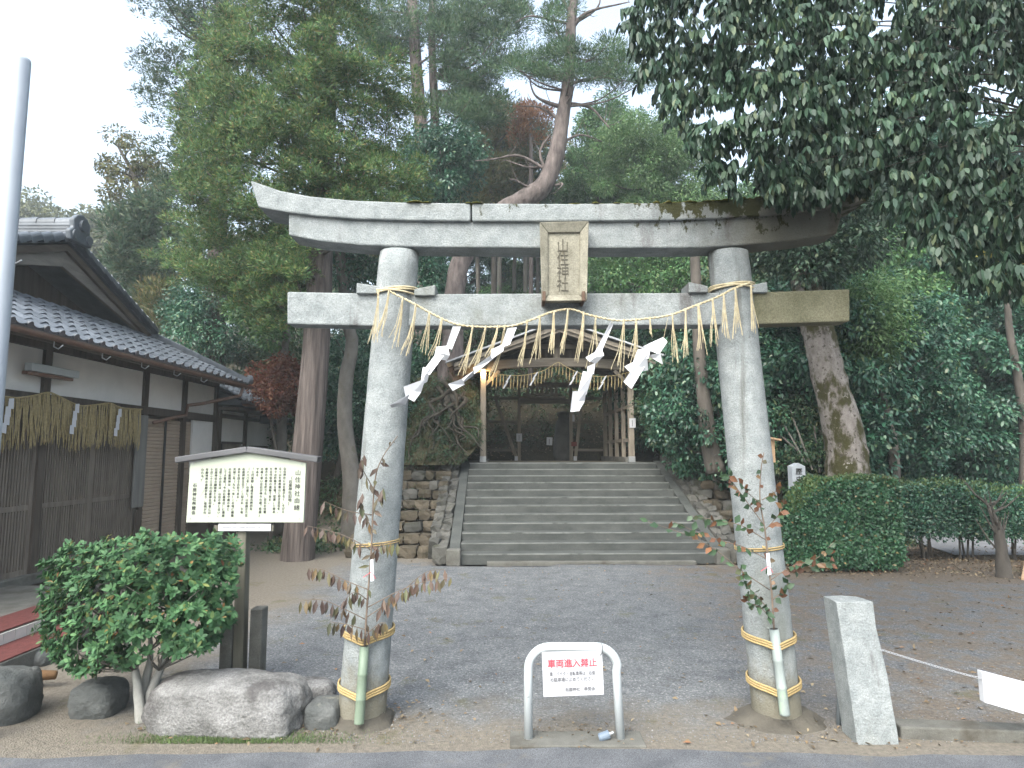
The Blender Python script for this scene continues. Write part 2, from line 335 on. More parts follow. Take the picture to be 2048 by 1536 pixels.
def ground_material():
    m, nt, b = base_nodes('ground_soil_gravel')
    pos = nn(nt, 'ShaderNodeNewGeometry').outputs['Position']
    sx = nn(nt, 'ShaderNodeSeparateXYZ'); nt.links.new(pos, sx.inputs[0]); X, Y, Z = sx.outputs
    n1 = noise(nt, pos, .9, 5, .65); n2 = noise(nt, pos, 3.2, 5, .7); n3 = noise(nt, pos, 26, 4, .7)
    vo = nn(nt, 'ShaderNodeTexVoronoi'); vo.inputs['Scale'].default_value = 80; nt.links.new(pos, vo.inputs['Vector'])
    sep = nn(nt, 'ShaderNodeSeparateColor'); nt.links.new(vo.outputs['Color'], sep.inputs[0])
    gravel = ramp(nt, sep.outputs[0], [(0, (.085, .091, .098)), (.5, (.128, .135, .145)), (.92, (.175, .183, .193)), (1, (.28, .285, .29))])
    gravel = mixc(nt, 1., gravel, ramp(nt, n2, [(.3, (.68, .68, .69)), (.7, (1.2, 1.18, 1.14))]), 'MULTIPLY')
    sand = ramp(nt, n3, [(.3, (.11, .097, .081)), (.7, (.19, .168, .138))])
    soil = ramp(nt, n3, [(.3, (.07, .056, .043)), (.55, (.13, .104, .08)), (.8, (.21, .165, .125))])
    litter = ramp(nt, n3, [(.3, (.02, .018, .010)), (.5, (.045, .038, .022)), (.7, (.08, .066, .04))])
    wob = mth(nt, 'MULTIPLY', mth(nt, 'SUBTRACT', n1, .5), 2.2); wob2 = mth(nt, 'MULTIPLY', mth(nt, 'SUBTRACT', n2, .5), 1.1)
    yw = mth(nt, 'ADD', mth(nt, 'ADD', Y, wob), wob2); xw = mth(nt, 'ADD', mth(nt, 'ADD', X, wob), wob2)
    # sandy strip by the road and at the stair foot, soil to the right and left of the gravel
    front = mth(nt, 'SUBTRACT', 1, sstep(nt, yw, 4.7, 5.75))
    foot = sstep(nt, yw, 11.7, 12.2)
    left = mth(nt, 'SUBTRACT', 1, sstep(nt, xw, -3.4, -2.4))
    s_mask = mth(nt, 'MAXIMUM', mth(nt, 'MAXIMUM', front, foot), left)
    tone = mth(nt, 'MULTIPLY', sstep(nt, n2, .38, .58), sstep(nt, xw, 1.6, 3.6))
    c = mixc(nt, mth(nt, 'MULTIPLY', tone, .85), gravel, soil)
    c = mixc(nt, s_mask, c, sand)
    r_mask = mth(nt, 'MULTIPLY', sstep(nt, mth(nt, 'ADD', yw, mth(nt, 'MULTIPLY', X, .1)), 10.6, 11.5), sstep(nt, X, 3.6, 4.2))
    c = mixc(nt, r_mask, c, soil)
    c = mixc(nt, sstep(nt, Z, .25, .6), c, litter)
    c = mixc(nt, mth(nt, 'MULTIPLY', sstep(nt, noise(nt, pos, 1.7, 5, .7), .58, .68), .5), c, (.085, .08, .03))
    nt.links.new(c, b.inputs['Base Color']); b.inputs['Roughness'].default_value = .95; b.inputs['Specular IOR Level'].default_value = .2
    bp = nn(nt, 'ShaderNodeBump'); bp.inputs['Strength'].default_value = .9; bp.inputs['Distance'].default_value = .007
    hgt_ = mth(nt, 'ADD', vo.outputs['Distance'], mth(nt, 'MULTIPLY', n3, .8))
    nt.links.new(hgt_, bp.inputs['Height']); nt.links.new(bp.outputs[0], b.inputs['Normal'])
    return m
def sheet(name, xs, ys, zf, mat):
    Xg, Yg = np.meshgrid(xs, ys); Zg = zf(Xg, Yg); nx, ny = len(xs), len(ys)
    v = np.stack([Xg, Yg, Zg], -1).reshape(-1, 3)
    i = np.arange(nx - 1)[None, :] + (np.arange(ny - 1) * nx)[:, None]
    f = np.stack([i, i + 1, i + 1 + nx, i + nx], -1).reshape(-1, 4)
    me = bpy.data.meshes.new(name); me.from_pydata(v.tolist(), [], f.tolist()); me.materials.append(mat)
    me.polygons.foreach_set('use_smooth', [True] * len(me.polygons))
    return link_mesh(name, me)
M['ground'] = ground_material()
xs = np.concatenate([np.linspace(-260, -32, 16), np.arange(-30, -8, .8), np.arange(-8, 9, .16), np.arange(9.2, 32, .8), np.linspace(34, 260, 16)])
ys = np.concatenate([np.linspace(-80, 2, 8), np.arange(2.5, 24, .16), np.arange(24.2, 70, .9), np.linspace(72, 330, 20)])
tag(sheet('ground', xs, ys, lambda x, y: hgt(x, y) - .0, M['ground']), kind='structure')
# asphalt with a ragged edge
M['asphalt'] = surf('asphalt', (.055, .058, .065), (.095, .098, .106), 3, bump=.8, bscale=160, bdist=.004, rough=.9, fine=(220, .5, .9), layers=[((.14, .125, .105), 2.4, .54, .74), ((.05, .05, .05), 1.1, .6, .8)])
n = 260; q = random.Random(5)
ex = [-40 + 80 * i / n for i in range(n + 1)]
edge = [(x, float(np.interp(x, [-6, -1.6, -.9, .5, 2, 3, 6], [4.50, 4.52, 4.60, 4.62, 4.56, 4.52, 4.5])) + .03 * math.sin(x * 2.3) + .02 * math.sin(x * 7.1) + q.uniform(-.02, .02)) for x in ex]
mb = MB(); vs = [(x, y, .012) for x, y in edge] + [(x, -40, .012) for x, _ in edge]
mb.add(vs, [(i, i + 1, n + 2 + i, n + 1 + i) for i in range(n)])
tag(mb.build('road', M['asphalt']), kind='structure')

# ------------------------------------------------------------------ rock and stone meshes
def rock_mesh(name, seed, mat, cuts=1, jit=.12, round_=.5):
    bm = bmesh.new(); bmesh.ops.create_cube(bm, size=1.0)
    bmesh.ops.subdivide_edges(bm, edges=bm.edges[:], cuts=cuts, use_grid_fill=True)
    q = random.Random(seed)
    for v_ in bm.verts:
        p = v_.co; s = p.normalized() * .58; v_.co = p.lerp(s, round_) + Vector([q.uniform(-jit, jit) for _ in range(3)])
    me = bpy.data.meshes.new(name); bm.to_mesh(me); bm.free(); me.materials.append(mat)
    return me
STONES = {k: [rock_mesh('wall_stone', 20 + i, M[k], 1, .085, .28) for i in range(7)] for k in ('rubble', 'rubble_grey')}
def stone(parent, kind, loc, size, rot=(0, 0, 0), name='stone'):
    me = STONES[kind][rnd.randrange(7)]
    return link_mesh(name, me, parent, Matrix.LocRotScale(Vector(loc), Euler(rot), Vector(size)))
def stone_face(parent, kind, A, B, C, D, rows, size, depth=.16, name='stone'):
    """A-B foot edge, D-C top edge: courses of uneven stones over the quad."""
    A, B, C, D = map(Vector, (A, B, C, D)); nrm = (B - A).cross(D - A).normalized()
    for r in range(rows):
        t0, t1 = (r) / rows, (r + 1) / rows; tm = (t0 + t1) / 2
        l = A.lerp(D, tm); rr = B.lerp(C, tm); W = (rr - l).length; hh = (A.lerp(D, t1) - A.lerp(D, t0)).length
        x = 0
        while x < W - .04:
            wd = min(size * rnd.uniform(.65, 1.5), W - x)
            if W - x - wd < size * .4: wd = W - x
            c = l.lerp(rr, (x + wd / 2) / W) + nrm * rnd.uniform(-.025, .02) + (D - A).normalized() * rnd.uniform(-.02, .02)
            u = (rr - l).normalized(); up = nrm.cross(u)
            m = Matrix((u, nrm, up)).transposed().to_4x4()
            m = Matrix.Translation(c) @ m @ Euler([rnd.uniform(-.05, .05) for _ in range(3)]).to_matrix().to_4x4() @ Matrix.Diagonal((wd * .96, depth * rnd.uniform(.85, 1.15), hh * rnd.uniform(.88, 1.0), 1))
            link_mesh(name, STONES[kind][rnd.randrange(7)], parent, m)
            x += wd

# ------------------------------------------------------------------ stone stairs
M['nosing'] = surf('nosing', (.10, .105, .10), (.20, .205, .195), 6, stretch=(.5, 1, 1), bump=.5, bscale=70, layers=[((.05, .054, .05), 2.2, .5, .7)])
def sp(side, along, z): return S0 + SR * side + SF * along + V(0, 0, z)
st = thing('stone_staircase', 'wide grey stone staircase of twelve steps leading up to the wooden gate', 'staircase', S0)
m4 = Matrix.Translation(S0) @ Matrix.Rotation(STAIR_YAW, 4, 'Z')
for i in range(NSTEP):
    a = i * RUN; last = i == NSTEP - 1
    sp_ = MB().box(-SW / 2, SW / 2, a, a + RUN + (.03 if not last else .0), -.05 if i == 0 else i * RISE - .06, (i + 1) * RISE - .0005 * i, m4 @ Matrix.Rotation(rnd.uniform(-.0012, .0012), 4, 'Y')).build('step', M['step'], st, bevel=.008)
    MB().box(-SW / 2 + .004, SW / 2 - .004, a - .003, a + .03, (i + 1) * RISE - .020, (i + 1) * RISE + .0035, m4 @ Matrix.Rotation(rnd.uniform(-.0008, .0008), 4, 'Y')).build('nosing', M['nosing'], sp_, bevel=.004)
# landing edge slab, a little wider than the stairs
MB().box(-SW / 2 - .30, SW / 2 + .27, NSTEP * RUN + .002, NSTEP * RUN + .42, PLAT - .16, PLAT + .012, m4).build('landing_edge', M['step'], st, bevel=.012)
for s in (-1, 1):
    x0 = s * (SW / 2 + .01); x1 = s * (SW / 2 + .21); lo, hi = min(x0, x1), max(x0, x1)
    pts = [(0.10, -.05), (.10, .17), (NSTEP * RUN - .0, PLAT + .05), (NSTEP * RUN - .0, PLAT - .5)]
    MB().prism([m4 @ V(lo, a, z) for a, z in pts], (m4.to_3x3() @ V(hi - lo, 0, 0))).build('side_slab', M['step'], st, bevel=.01)
    MB().box(lo - .03, hi + .03, -.14, .098, -.05, .24, m4).build('end_block', M['concrete'], st, bevel=.02)
MB().box(-SW / 2 + .5, SW / 2 - .4, -.16, -.004, -.05, .022, m4).build('foot_slab', M['concrete'], st, bevel=.008)

# gate floor on the landing
tag(MB().box(-SW / 2 - .2, SW / 2 + .2, NSTEP * RUN + .424, NSTEP * RUN + 5.3, PLAT - .3, PLAT - .004, m4).build('pavement', surf('gatefloor', (.12, .10, .075), (.19, .165, .13), 3, bump=.5, bscale=40, rough=.95)), kind='structure')

# ------------------------------------------------------------------ rubble walls either side of the stairs
def terrace(t, x0b, x1b, x0t, x1t):
    rows = 9
    for r in range(rows):
        f = r / rows; y = 12.78 + 3.5 * f; z = PLAT * f; hh = PLAT / rows
        a, b = x0b + (x0t - x0b) * f, x1b + (x1t - x1b) * f
        MB().box(a + .05, b - .05, y + .06, y + .50, z - .12, z + hh - .025).build('wall_core', M['mortar'], t)
        x = a
        while x < b - .05:
            wd = min(rnd.uniform(.16, .42), b - x)
            if b - x - wd < .12: wd = b - x
            stone(t, 'rubble' if rnd.random() < .8 else 'rubble_grey', (x + wd / 2, y + rnd.uniform(-.03, .05), z + hh / 2 + rnd.uniform(-.02, .02)), (wd * .98, rnd.uniform(.2, .34), hh * rnd.uniform(.85, 1.2)), (rnd.uniform(-.12, .08), rnd.uniform(-.06, .06), rnd.uniform(-.15, .15)))
            x += wd
wl_ = thing('retaining_wall', 'brown terraced rubble wall to the left of the stone stairs', 'wall', (-2.2, 12.9, 0)); terrace(wl_, -3.2, -1.36, -3.0, -1.46)
wr_ = thing('retaining_wall', 'brown terraced rubble wall to the right of the stone stairs', 'wall', (4.8, 12.9, 0)); terrace(wr_, 4.20, 6.2, 4.10, 5.8)
for k, (x0, x1, y, z) in enumerate([(5.0, 6.2, 12.45, .20)]):
    for j in range(4):
        w_ = (x1 - x0) / 4; stone(wr_, 'rubble', (x0 + w_ * (j + .5), y, z / 2), (w_ * .97, .4, z + .05))
for s, lab in ((-1, 'strip of grey rubble along the left edge of the stone stairs'), (1, 'strip of grey rubble along the right edge of the stone stairs')):
    ck = thing('cheek_wall', lab, 'wall', sp(s * 2.7, .6, 0))
    for j, off in enumerate((.33, .50)):
        a = .22 + .1 * j
        while a < NSTEP * RUN:
            ln = rnd.uniform(.22, .46); zt_ = (a + ln / 2) / RUN * RISE + (.10, .16)[j]
            stone(ck, 'rubble_grey', sp(s * (SW / 2 + off), a + ln / 2, zt_ - .16 + rnd.uniform(-.03, .03)), (.20, ln * 1.02, .42), (rnd.uniform(.2, .36), rnd.uniform(-.1, .1), STAIR_YAW + rnd.uniform(-.12, .12)))
            a += ln
    stone(ck, 'rubble_grey', sp(s * (SW / 2 + .36), .10, .12), (.28, .3, .34))
# ------------------------------------------------------------------ lettering
def text_mesh(name, body, size, mat, vertical=False, pitch=1.0, extrude=.0015, bold=0):
    cu = bpy.data.curves.new(name, 'FONT'); cu.size = size; cu.extrude = extrude; cu.resolution_u = 2
    cu.offset = bold
    cu.align_x = 'CENTER' if vertical else 'LEFT'; cu.align_y = 'TOP'
    if vertical: cu.body = '\n'.join(body); cu.space_line = pitch
    else: cu.body = body
    o = bpy.data.objects.new(name, cu); col.objects.link(o)
    dg = bpy.context.evaluated_depsgraph_get()
    me = bpy.data.meshes.new_from_object(o.evaluated_get(dg)); bpy.data.objects.remove(o)
    me.materials.clear(); me.materials.append(mat); me.name = name
    return me
def face_m(origin, right, up):
    r = Vector(right).normalized(); u = Vector(up).normalized(); n_ = r.cross(u)
    m = Matrix((r, u, n_)).transposed().to_4x4(); m.translation = Vector(origin); return m
def letters(name, body, size, mat, parent, origin, right=(1, 0, 0), up=(0, 0, 1), width=None, **k):
    me = text_mesh(name, body, size, mat, **k)
    sx_ = 1
    if width:
        xs_ = [v_.co.x for v_ in me.vertices]; sx_ = width / max(1e-6, max(xs_) - min(xs_))
    return link_mesh(name, me, parent, face_m(origin, right, up) @ Matrix.Diagonal((sx_, 1, 1, 1)))

# ------------------------------------------------------------------ stone torii
TY = 5.15
to = thing('stone_torii', 'large pale granite torii gate straddling the gravel approach', 'torii', (.43, TY, 0))
M['footing'] = surf('footing', (.06, .054, .045), (.105, .095, .078), 5, bump=1, bscale=40, rough=1)
def pillar(px_t, px_b, side):
    b = at(px_b, 1389, TY); t = at(px_t, 492, TY); t.z = at(px_t, 495.5, 5.0).z
    d = (t - b); rings = []; n = 40
    for i in range(25):
        f = -.09 + (1.09) * i / 24; c = b + d * f
        r = .178 + (.160 - .178) * max(f, 0)
        if i == 24: r *= .985
        q = random.Random(i * 3 + side)
        rings.append([c + V(math.cos(2 * math.pi * k / n) * r, math.sin(2 * math.pi * k / n) * r, 0) * (1 + q.uniform(-.012, .012)) for k in range(n)])
    p = MB().loft(rings).build('pillar', M['pillarstone'], to, smooth=True)
    ring = []
    for r, z in ((.34, -.03), (.29, .004), (.235, .03), (.185, .07)):
        q = random.Random(int(r * 100) + side)
        ring.append([V(b.x - d.x * .03 + math.cos(2 * math.pi * k / 24) * r * q.uniform(.85, 1.15) * (1.2 if side else .85), TY + math.sin(2 * math.pi * k / 24) * r * .9, z) for k in range(24)])
    MB().loft(ring).build('footing', M['footing'], p, smooth=True)
    return b, t
pl_b, pl_t = pillar(799, 727, 0)
pr_b, pr_t = pillar(1455, 1550, 1)
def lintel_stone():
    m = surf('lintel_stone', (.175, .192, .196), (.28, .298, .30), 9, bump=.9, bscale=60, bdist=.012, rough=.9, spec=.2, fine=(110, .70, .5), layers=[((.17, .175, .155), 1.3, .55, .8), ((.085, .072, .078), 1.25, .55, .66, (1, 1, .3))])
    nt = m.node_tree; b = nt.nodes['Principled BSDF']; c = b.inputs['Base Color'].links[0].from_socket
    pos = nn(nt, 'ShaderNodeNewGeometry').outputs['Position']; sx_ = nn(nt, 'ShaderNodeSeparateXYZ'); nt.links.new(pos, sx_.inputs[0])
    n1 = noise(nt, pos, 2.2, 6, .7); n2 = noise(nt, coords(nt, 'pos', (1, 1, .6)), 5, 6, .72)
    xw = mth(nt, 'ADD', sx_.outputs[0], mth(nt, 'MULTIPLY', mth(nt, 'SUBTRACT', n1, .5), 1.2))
    c = mixc(nt, mth(nt, 'MULTIPLY', sstep(nt, xw, 1.25, 2.1), .8), c, (.115, .105, .075))  # olive algae stain, with the canopy shade painted into the same blend
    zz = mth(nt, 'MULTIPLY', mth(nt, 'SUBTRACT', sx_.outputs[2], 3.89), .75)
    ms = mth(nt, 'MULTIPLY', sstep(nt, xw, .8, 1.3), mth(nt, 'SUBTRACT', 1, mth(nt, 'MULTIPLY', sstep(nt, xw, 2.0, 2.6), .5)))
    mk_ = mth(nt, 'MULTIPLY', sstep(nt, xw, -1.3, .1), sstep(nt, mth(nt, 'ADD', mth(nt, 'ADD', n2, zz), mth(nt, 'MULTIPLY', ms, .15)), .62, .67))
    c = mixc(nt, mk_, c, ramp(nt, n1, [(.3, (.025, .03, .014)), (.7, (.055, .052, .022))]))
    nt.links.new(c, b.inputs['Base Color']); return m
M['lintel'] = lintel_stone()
def beam(name, top, bot, Yf, depth, over=0, mat='granite', x_split=None):
    """top/bot: matching image polylines on the front face."""
    n = len(top); r = []
    for (a, b) in zip(top, bot):
        A = at(*a, Yf); B = at(*b, Yf); rake = V(0, depth, 0)
        r.append([B, A, A + rake, B + rake])
    return MB().loft(r).build(name, M[mat], to, bevel=.012)
# kasagi (two stones meeting near the middle) and shimaki below it
kt = [(500, 360), (560, 381), (620, 392), (700, 400), (800, 404), (941, 406)]
kb = [(516, 414), (572, 424), (628, 431), (705, 437), (803, 440), (941, 442)]
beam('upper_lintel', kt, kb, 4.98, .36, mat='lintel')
kt2 = [(944, 406), (1130, 407), (1330, 405), (1440, 401), (1540, 393), (1620, 384), (1690, 372), (1752, 356)]
kb2 = [(944, 442), (1130, 442), (1330, 440), (1438, 436), (1536, 430), (1614, 422), (1680, 413), (1738, 400)]
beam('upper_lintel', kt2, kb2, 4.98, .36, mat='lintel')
stp = [(577, 424.5), (640, 433.5), (720, 439.5), (850, 442.5), (1130, 444), (1400, 440), (1500, 434.5), (1600, 425.5), (1688, 413.5)]
sbt = [(577, 470), (640, 482), (720, 490), (850, 494), (1130, 496), (1400, 495), (1500, 489), (1600, 479), (1674, 467)]
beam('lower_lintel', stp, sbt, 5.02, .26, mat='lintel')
def tie(x0, x1, y0, y1, yr0, yr1): return beam('tie_beam', [(x0, y0), (x1, yr0)], [(x0, y1), (x1, yr1)], 5.06, .17)
tie(574, 760, 583, 648, 587, 652); tie(762, 1452, 588, 652, 585, 650); tr_ = tie(1454, 1700, 586, 650, 578, 643)
M['stain_shade_granite'] = surf('stain_shade_granite', (.10, .098, .06), (.165, .155, .105), 5, bump=.9, bscale=60, bdist=.012, rough=.95, fine=(110, .7, .7))  # olive stain plus shade of the overhanging tree, both in the base colour
tr_.data.materials[0] = M['stain_shade_granite']; tr_['label'] = 'olive stained end of the tie beam with tree shade in its colour'
for px, w_, h_, s in ((741, 55, 26, -1), (850, 42, 24, 1), (1396, 38, 26, -1), (1512, 44, 22, 1)):
    a = at(px - w_ / 2, 588 - (2 if px > 1000 else 0), 5.04); b = at(px + w_ / 2, 588 - (2 if px > 1000 else 0), 5.04)
    zt = .075; hi, lo = (zt * 1.15, zt * .7)
    z0 = a.z + .0
    if px in (850,): z0 = at(0, 592, 5.04).z
    poly = [V(a.x, 5.02, z0), V(b.x, 5.02, z0), V(b.x, 5.02, z0 + (hi if s > 0 else lo)), V(a.x, 5.02, z0 + (hi if s < 0 else lo))]
    MB().prism(poly, (0, .24, 0)).build('wedge', M['granite'], to, bevel=.008)
# name tablet
ty0 = 4.93
tb = MB().prism([at(1081, 452, ty0), at(1174, 450, ty0), at(1171, 601, ty0), at(1084, 602, ty0)], (0, .09, 0)).build('name_tablet', M['tablet'], to, bevel=.008)
fo = [at(1079, 449, ty0), at(1176, 447, ty0), at(1172.5, 604, ty0), at(1083, 605, ty0)]
fi = [at(1096, 467, ty0), at(1160, 466, ty0), at(1158, 591, ty0), at(1096, 592, ty0)]
for i in range(4):
    j = (i + 1) % 4
    poly = [fo[i], fo[j], fi[j], fi[i]]
    MB().add([p + V(0, -.055, 0) for p in poly[:2]] + [p + V(0, -.02, 0) for p in poly[2:]] + [p + V(0, .0, 0) for p in poly], [(0, 1, 2, 3), (7, 6, 5, 4), (0, 4, 5, 1), (1, 5, 6, 2), (2, 6, 7, 3), (3, 7, 4, 0)]).build('tablet_frame', M['tablet'], tb, bevel=.006)
for k, ch in enumerate('山住神社'):
    c = at(1127, 482 + k * 26.0, ty0)
    letters('character', ch, .118, M['carve'], tb, c + V(-.055, -.004, .012), width=.088 if k else .075, bold=-.0008)
for px in (1088, 1167):
    a = at(px, 583, ty0 - .06); MB().box(a.x - .012, a.x + .012, ty0 - .075, 5.06, a.z - .075, a.z).build('tablet_bracket', surf('rust', (.08, .05, .035), (.13, .085, .06), 20), to, bevel=.003)
# moss cushions on the lintel
mb = MB(); q = random.Random(11)
def cushion(mb, c, r, h):
    ring = []
    for f in (1., .9, .6, .2): ring.append([c + V(math.cos(a_) * r * f * q.uniform(.8, 1.2), math.sin(a_) * r * f * .7, h * math.sqrt(1 - f * f * .98)) for a_ in [2 * math.pi * k / 8 for k in range(8)]])
    mb.loft(ring)
for x0, x1, nn_ in ((770, 890, 14), (935, 965, 6), (1060, 1075, 3), (1105, 1165, 10), (1180, 1275, 18), (1310, 1440, 34), (1440, 1560, 40), (1560, 1720, 40)):
    for _ in range(nn_):
        px = q.uniform(x0, x1); zt_ = np.interp(px, [p[0] for p in kt + kt2], [p[1] for p in kt + kt2])
        c = at(px, zt_, 4.98) + V(0, q.uniform(.0, .12), -.006); cushion(mb, c, q.uniform(.02, .05), q.uniform(.012, .026))
tag(mb.build('moss', M['moss'], to, smooth=True), kind='stuff')
# ------------------------------------------------------------------ straw rope, tassels, paper streamers on the torii
def twist(mb, path, r, strands=2, pitch=.05, n=5):
    L = 0; P = []
    for i, p in enumerate(path):
        if i: L += (path[i] - path[i - 1]).length
        P.append((p, L))
    for s in range(strands):
        pts = []
        for i, (p, l) in enumerate(P):
            t = (path[min(i + 1, len(path) - 1)] - path[max(i - 1, 0)]).normalized()
            u = t.cross(V(0, 1, .01)).normalized(); b = t.cross(u); a = l / pitch * 2 * math.pi / 2 + s * 2 * math.pi / strands
            pts.append(p + (u * math.cos(a) + b * math.sin(a)) * r * .5)
        mb.tube(pts, r * .62, n)
def fine_path(pts, step=.012):
    sp_ = smooth_path(pts, 12); out = [sp_[0]]; acc = 0
    for a, b in zip(sp_, sp_[1:]):
        d = (b - a).length; k = max(1, int(d / step))
        for j in range(1, k + 1): out.append(a.lerp(b, j / k))
    return out
RY = 4.93
rope_px = [(780, 583), (823, 605), (858, 624), (892, 641), (926, 651), (977, 654), (1028, 651), (1070, 637), (1104, 624), (1141, 618.5), (1175, 629), (1205, 636), (1239, 641), (1287, 638), (1341, 630), (1389, 612), (1434, 594.5), (1468, 577), (1500, 566)]
sr = thing('straw_rope', 'thin twisted straw rope with hanging tassels strung across the stone torii', 'straw rope', at(1130, 618, 5.0))
mb = MB(); twist(mb, fine_path([at(a, b, RY if 840 < a < 1400 else 4.93) for a, b in rope_px]), .0095, 2, .035); mb.build('rope', M['straw'], sr, smooth=True)
def wrap(mb, base, top, z, r, tilt=0., turns=1, off=.012, n=36, rope=.0085):
    pts = []
    for k in range(n * turns + 1):
        a = 2 * math.pi * k / n; zz = z + tilt * math.cos(a) + .016 * (k / n - turns / 2)
        f = (zz - base.z) / (top.z - base.z); c = base.lerp(top, f)
        pts.append(V(c.x + math.cos(a) * (r + off), c.y + math.sin(a) * (r + off), zz))
    mb.tube(pts, rope, 5)
for (b, t, zpx, tl) in ((pl_b, pl_t, 577, .018), (pr_b, pr_t, 567, .012)):
    mb = MB(); z = at(800, zpx, 4.97).z; wrap(mb, b, t, z, .166, tl, 2); wrap(mb, b, t, z - .012, .168, -.02, 1)
    mb.build('rope_wrap', M['straw'], sr, smooth=True)
def tassel(parent, top, length, lean, ns, spread, mat, seed, r=.0022, name='straw_tassel'):
    q = random.Random(seed); mb = MB()
    for s in range(ns):
        L = length * q.uniform(.78, 1.05); dx = lean * L + q.uniform(-spread, spread) * L; dy = q.uniform(-.05, .02) * L
        a = top + V(q.uniform(-.006, .006), q.uniform(-.004, .004), 0)
        pts = [a, a + V(dx * .22, dy * .3, -L * .33), a + V(dx * .55 + q.uniform(-.008, .008), dy * .7, -L * .68), a + V(dx, dy, -L)]
        mb.tube(pts, [r * .8, r, r * 1.1, r * .9], 4)
        if q.random() < .5:   # ear of rice at the end
            mb.tube([pts[-1], pts[-1] + V(dx * .04, 0, -.02)], [r * 1.5, r * .6], 4)
    mb.tube([top + V(0, 0, .008), top + V(lean * .03, -.003, -.03)], [.008, .005], 6)
    return mb.build(name, mat, parent)
rx = [p[0] for p in rope_px]; ry_ = [p[1] for p in rope_px]
tx = [(757, -.12, 1.05, 7), (778, -.22, 1.0, 6), (806, -.2, 1.0, 6), (832, -.24, 1.0, 5), (859, -.14, .85, 4), (884, -.25, .85, 4), (946, -.26, 1.0, 5), (972, -.3, .95, 6), (996, -.35, .75, 4), (1010, -.2, 1.1, 2), (1055, -.14, .95, 4), (1080, -.12, .95, 5), (1108, -.12, .85, 5), (1136, -.2, .95, 6), (1167, -.1, 1.0, 4), (1192, -.08, 1.05, 2), (1248, -.16, 1.05, 4), (1272, -.12, .95, 4), (1300, .0, .35, 3), (1345, .02, 1.0, 3), (1371, -.06, .95, 5), (1397, .04, .98, 5), (1425, -.01, .98, 5), (1447, .02, .95, 6), (1470, .0, .98, 7), (1502, .06, .95, 7)]
for i, (px, ln, k, ns) in enumerate(tx):
    py = float(np.interp(px, rx, ry_)) if 780 < px < 1500 else (583 if px < 800 else 572)
    Yt = 4.925 if 845 < px < 1405 else 4.915
    tassel(sr, at(px, py, Yt), .37 * k, ln, ns + 3, .12, M['straw'], i)
def streamer(name, label, quads, Y, ox, oy, sc_, string, group):
    o = thing(name, label, 'paper streamer', at(ox + quads[0][0][0] / sc_, oy + quads[0][0][1] / sc_, Y), group)
    for i, poly in enumerate(quads):
        q = random.Random(i + len(label)); yo = Y - .012 * (i % 3) - .006 * i
        pts = [at(ox + a / sc_, oy + b / sc_, yo + (.035 * math.sin(k * 2.1 + i))) for k, (a, b) in enumerate(poly)]
        c = sum(pts, V(0, 0, 0)) / len(pts) + V(0, -.012 * (1 if i % 2 else -1), 0)
        mb = MB(); mb.add(pts + [c], [(k, (k + 1) % len(pts), len(pts)) for k in range(len(pts))])
        me = mb.mesh('paper_fold', M['paper']); ob = link_mesh('paper_fold', me, o)
        so = ob.modifiers.new('thickness', 'SOLIDIFY'); so.thickness = .0008
    a, b = [at(ox + p[0] / sc_, oy + p[1] / sc_, Y) for p in string]
    MB().tube([a, b], .0016, 4).build('string', M['straw'], o)
Z5 = (550, 340, 2.926); Z6 = (1150, 340, 2.926)
streamer('paper_streamer', 'white zigzag paper streamer blowing across the left stone pillar', [[(1040, 915), (1088, 915), (1035, 1050), (1000, 1040)], [(945, 1035), (1010, 1028), (1022, 1085), (1005, 1115), (930, 1100)], [(930, 1090), (990, 1085), (905, 1200), (865, 1180)], [(865, 1155), (915, 1150), (890, 1240), (850, 1260)], [(752, 1268), (880, 1222), (855, 1300), (815, 1355), (765, 1330)], [(790, 1310), (765, 1372), (680, 1392), (674, 1374)]], 4.88, *Z5, [(1063, 912), (1062, 920)], 'paper streamers on the torii rope')
streamer('paper_streamer', 'narrow white paper streamer stretched diagonally in front of gate roof left slope', [[(1360, 925), (1415, 920), (1375, 1020), (1320, 1045)], [(1268, 1050), (1345, 1015), (1335, 1060), (1258, 1115)], [(1160, 1155), (1262, 1085), (1272, 1108), (1165, 1195)], [(1068, 1240), (1168, 1170), (1158, 1205), (1080, 1262)], [(1013, 1252), (1095, 1222), (1110, 1255), (1040, 1292)]], 4.88, *Z5, [(1388, 915), (1388, 925)], 'paper streamers on the torii rope')
streamer('paper_streamer', 'long white paper streamer hanging just right of the name tablet', [[(1963, 890), (1980, 900), (1910, 1065), (1868, 1072)], [(1818, 1097), (1912, 1043), (1926, 1085), (1880, 1132), (1840, 1122)], [(1828, 1150), (1876, 1128), (1866, 1195), (1828, 1192)], [(1803, 1178), (1862, 1186), (1822, 1315), (1772, 1302)], [(1742, 1296), (1822, 1288), (1812, 1352), (1780, 1410), (1728, 1416)]], 4.88, *Z5, [(1970, 880), (1972, 895)], 'paper streamers on the torii rope')
streamer('paper_streamer', 'broad white paper streamer curling at the right end of gate roof', [[(398, 1032), (515, 978), (542, 1005), (490, 1082)], [(366, 1052), (442, 1038), (432, 1102), (338, 1132)], [(420, 1085), (500, 1072), (515, 1138), (450, 1100)], [(288, 1150), (422, 1080), (428, 1172), (330, 1192)], [(283, 1240), (360, 1128), (422, 1128), (330, 1282)]], 4.88, *Z6, [(543, 865), (520, 980)], 'paper streamers on the torii rope')

